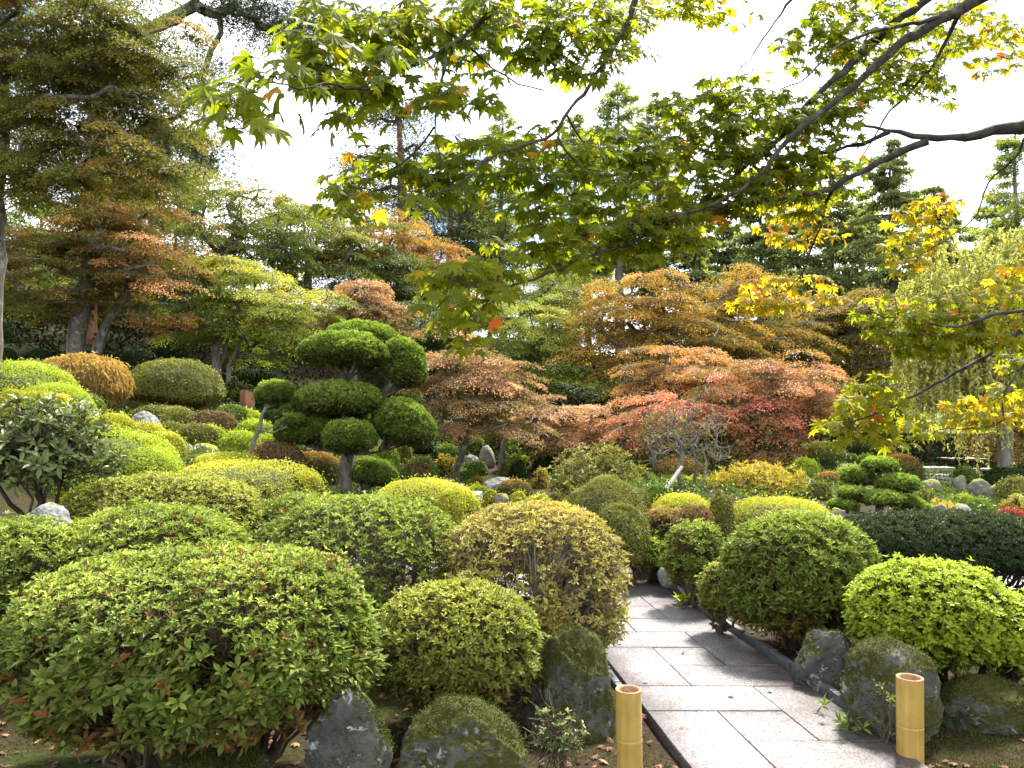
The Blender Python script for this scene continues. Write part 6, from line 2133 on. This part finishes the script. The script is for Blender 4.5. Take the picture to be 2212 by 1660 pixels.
for j in range(5):
    n = len(S)
    keep = R.random(n) < (1.0, 1.0, .9, .75, .6)[j]
    ang = (0, 1.1, -1.1, 2.3, -2.3)[j] + R.normal(0, .35, n)
    dr = Dr * np.array([1, 1, 0]) + 1e-4
    dr = nrm(dr)
    pe = np.column_stack([-dr[:, 1], dr[:, 0], np.zeros(n)])
    out = dr * np.cos(ang)[:, None] + pe * np.sin(ang)[:, None]
    pet = sz * R.uniform(.45, .95, n)
    A = nrm(out + np.column_stack([np.zeros(n), np.zeros(n), R.normal(-.75, .45, n)]))
    base = S + nrm(out * np.array([1, .7, 1]) + np.array([0, 0, .25])) * pet[:, None]
    side = np.cross(A, np.array([0, 0, 1.0]))
    N = nrm(np.array([0, 0, .75]) + out * .45 + R.normal(0, .36, (n, 3)) + np.array([0, -.55, 0]))
    LP.append(base[keep])
    LA.append(A[keep])
    LN.append(N[keep])
    LS.append((sz * R.uniform(.5, 1.0, n))[keep])
    LT.append((tn + R.normal(0, .085, n) + np.where(R.random(n) < .02, .45, 0))[keep])
    Q0.append(S[keep])
    Q1.append(base[keep])
LP, LA, LN = map(np.concatenate, (LP, LA, LN))
LS, LT = np.concatenate(LS), np.concatenate(LT)
leaves(tl, LP, LA, LN, LS, LS * R.uniform(.85, 1.05, len(LS)), np.clip(LT, 0, 1), T_MAPLE)
twigs(tw, np.concatenate(Q0), np.concatenate(Q1), .0009, .0007, .06, .5, 0, R, 1)
tw.build('branchwork', M['bark_front'], root)
tl.build('foliage', M['m_front'], root)
# the upper crown of the same maple, above the picture
uc, ub = Acc(), Acc()
nU = 260
cU = np.column_stack([R.uniform(.5, 5.6, nU), R.uniform(-1.6, 1.9, nU), R.uniform(0, 1, nU)])
cU[:, 2] = np.maximum(3.6, 1.6 + .56 * cU[:, 1] + .5) + cU[:, 2] * 1.6
cU = cU[(fbm(cU * .8, 3, 4) > -.1)]
for k in range(26):
    e_ = cU[R.integers(0, len(cU))]
    u = np.linspace(0, 1, 9)[:, None]
    s_ = trunk[5]
    c2 = (s_ + e_) / 2 + np.array([0, 0, .7])
    tube(ub, (1 - u) ** 2 * s_ + 2 * u * (1 - u) * c2 + u * u * e_, np.linspace(.035, .006, 9), 5)
for j in range(6):
    o_ = R.normal(0, .16, cU.shape) * np.array([1, 1, .4])
    leaves(uc, cU + o_, nrm(o_ + R.normal(0, .1, o_.shape)), nrm(R.normal(0, .4, o_.shape) + np.array([0, 0, 1.0])), R.uniform(.08, .12, len(cU)), .1, np.clip(R.normal(.4, .1, len(cU)), 0, 1), T_MAPLE)
ub.build('upper_branchwork', M['bark_front'], root, smooth=True)
uc.build('upper_foliage', M['m_front'], root)


# ------------------------------------------------------------------ ground cover: undergrowth on the hill, moss, fallen leaves
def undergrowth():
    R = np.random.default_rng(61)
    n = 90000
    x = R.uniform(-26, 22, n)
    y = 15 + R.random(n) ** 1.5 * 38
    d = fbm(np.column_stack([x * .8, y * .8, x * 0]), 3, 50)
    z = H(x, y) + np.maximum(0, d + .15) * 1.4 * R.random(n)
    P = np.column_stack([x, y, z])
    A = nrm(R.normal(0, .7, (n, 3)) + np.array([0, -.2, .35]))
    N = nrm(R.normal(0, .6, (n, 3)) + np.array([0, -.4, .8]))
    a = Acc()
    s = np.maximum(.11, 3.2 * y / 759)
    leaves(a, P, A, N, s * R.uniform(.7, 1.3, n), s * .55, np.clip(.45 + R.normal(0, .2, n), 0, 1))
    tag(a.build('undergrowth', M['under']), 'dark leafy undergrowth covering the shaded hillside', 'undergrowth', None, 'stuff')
    n = 60000
    x = R.uniform(-8.5, 8.5, n)
    y = R.uniform(4.8, 16, n)
    k_ = (y > 6.2) | (x < -2.2)
    x, y = x[k_], y[k_]
    n = len(x)
    u = x + .12 * (y - 3.82)
    ok = (np.abs(u - 1.315) > .75) & ~((np.abs(y - 7.25) < .85) & (x < 1)) & ~((x > 3.4) & (y < 9.2))
    x, y = x[ok], y[ok]
    n = len(x)
    P = np.column_stack([x, y, H(x, y) + R.uniform(0, .10, n)])
    a = Acc()
    leaves(a, P, nrm(R.normal(0, .7, (n, 3)) + np.array([0, 0, .5])), nrm(R.normal(0, .5, (n, 3)) + np.array([0, 0, .8])), .06 * R.uniform(.7, 1.3, n), .03, np.clip(.45 + R.normal(0, .2, n), 0, 1))
    tag(a.build('ground_cover', M['green']), 'low green ground cover between the clipped bushes', 'ground cover', None, 'stuff')


undergrowth()


def litter():
    R = np.random.default_rng(62)
    n = 5200
    x = R.uniform(-3.6, 4.2, n)
    y = R.uniform(1.9, 7.5, n)
    u = x + .12 * (y - 3.82)
    on = np.abs(u - 1.315) < .58
    ok = ~on | (R.random(n) < .035)
    ok &= ~((x > 2.1) & (R.random(n) < .8))
    x, y, on = x[ok], y[ok], on[ok]
    n = len(x)
    z = np.where(on, .036, H(x, y) + fbm(np.column_stack([x * 2.2, y * 2.2, x * 0]), 4, 5) * .09 + .012)
    ang = R.uniform(0, 6.28, n)
    A = np.column_stack([np.cos(ang), np.sin(ang), R.normal(0, .12, n)])
    N = nrm(np.column_stack([R.normal(0, .25, n), R.normal(0, .25, n), np.ones(n)]))
    a = Acc()
    leaves(a, np.column_stack([x, y, z]), A, N, R.uniform(.018, .042, n), R.uniform(.016, .04, n), np.clip(R.normal(.45, .25, n), 0, 1), T_MAPLE)
    tag(a.build('fallen_leaves', M['fallen']), 'small brown maple leaves fallen on the ground and path', 'fallen leaves', None, 'stuff')
    n = 70000
    x = np.concatenate([R.uniform(1.75, 4.4, n), R.uniform(-3.2, 1.0, n // 2)])
    y = np.concatenate([R.uniform(2.4, 5.4, n), R.uniform(2.5, 4.6, n // 2)])
    u = x + .12 * (y - 3.82)
    d = fbm(np.column_stack([x * 1.3, y * 1.3, x * 0]), 4, 8)
    ok = (np.abs(u - 1.315) > .60) & (d > np.where(x > 1.7, -.12, .14))
    x, y = x[ok], y[ok]
    n = len(x)
    z = H(x, y) + fbm(np.column_stack([x * 2.2, y * 2.2, x * 0]), 4, 5) * .09 - .003
    A = nrm(np.column_stack([R.normal(0, .7, n), R.normal(0, .7, n), np.ones(n)]))
    N = nrm(R.normal(0, 1, (n, 3)))
    a = Acc()
    leaves(a, np.column_stack([x, y, z]), A, N, R.uniform(.008, .022, n), .006, np.clip(R.normal(.5, .2, n), 0, 1))
    tag(a.build('moss', M['blade']), 'short green moss and grass on the ground beside the path', 'moss', None, 'stuff')


litter()


def sprig(px, py, Y, label, style, nw, sp, L, W, per=6, hgt=.18):
    R = np.random.default_rng(int(px + py))
    p = at(px, py, Y)
    z = h1(p[0], Y)
    base = np.array([p[0], Y, z])
    root = thing('ground_plant', base, label, 'plant')
    P1 = base + np.column_stack([R.normal(0, sp, nw), R.normal(0, sp, nw), R.uniform(.3, 1, nw) * hgt])
    a, w = Acc(), Acc()
    twigs(w, np.repeat(base[None], nw, 0) + R.normal(0, .01, (nw, 3)), P1, .003, .0015, .12, .5, 0, R)
    whorls(a, P1, nrm(R.normal(0, .4, (nw, 3)) + np.array([0, 0, 1.0])), per, L, W, R, np.full(nw, .5) + R.normal(0, .15, nw), .1)
    a.build('foliage', M[style], root)
    w.build('stem', M['twig'], root)


sprig(1880, 1600, 3.95, 'small dark fern clump at the path corner left of the right bamboo post', 'green', 26, .09, .06, .013, 6, .12)
sprig(1930, 1590, 3.9, 'small leafy sprig touching the left side of the right bamboo post', 'green', 16, .05, .035, .012, 6, .2)
sprig(1490, 1310, 6.55, 'bright leafy weed growing over the path edging', 'bright', 12, .06, .07, .035, 5, .12)
sprig(1905, 1500, 3.8, 'thin pale sprig in front of the big mossy boulder on the right', 'loose', 9, .05, .035, .012, 5, .3)
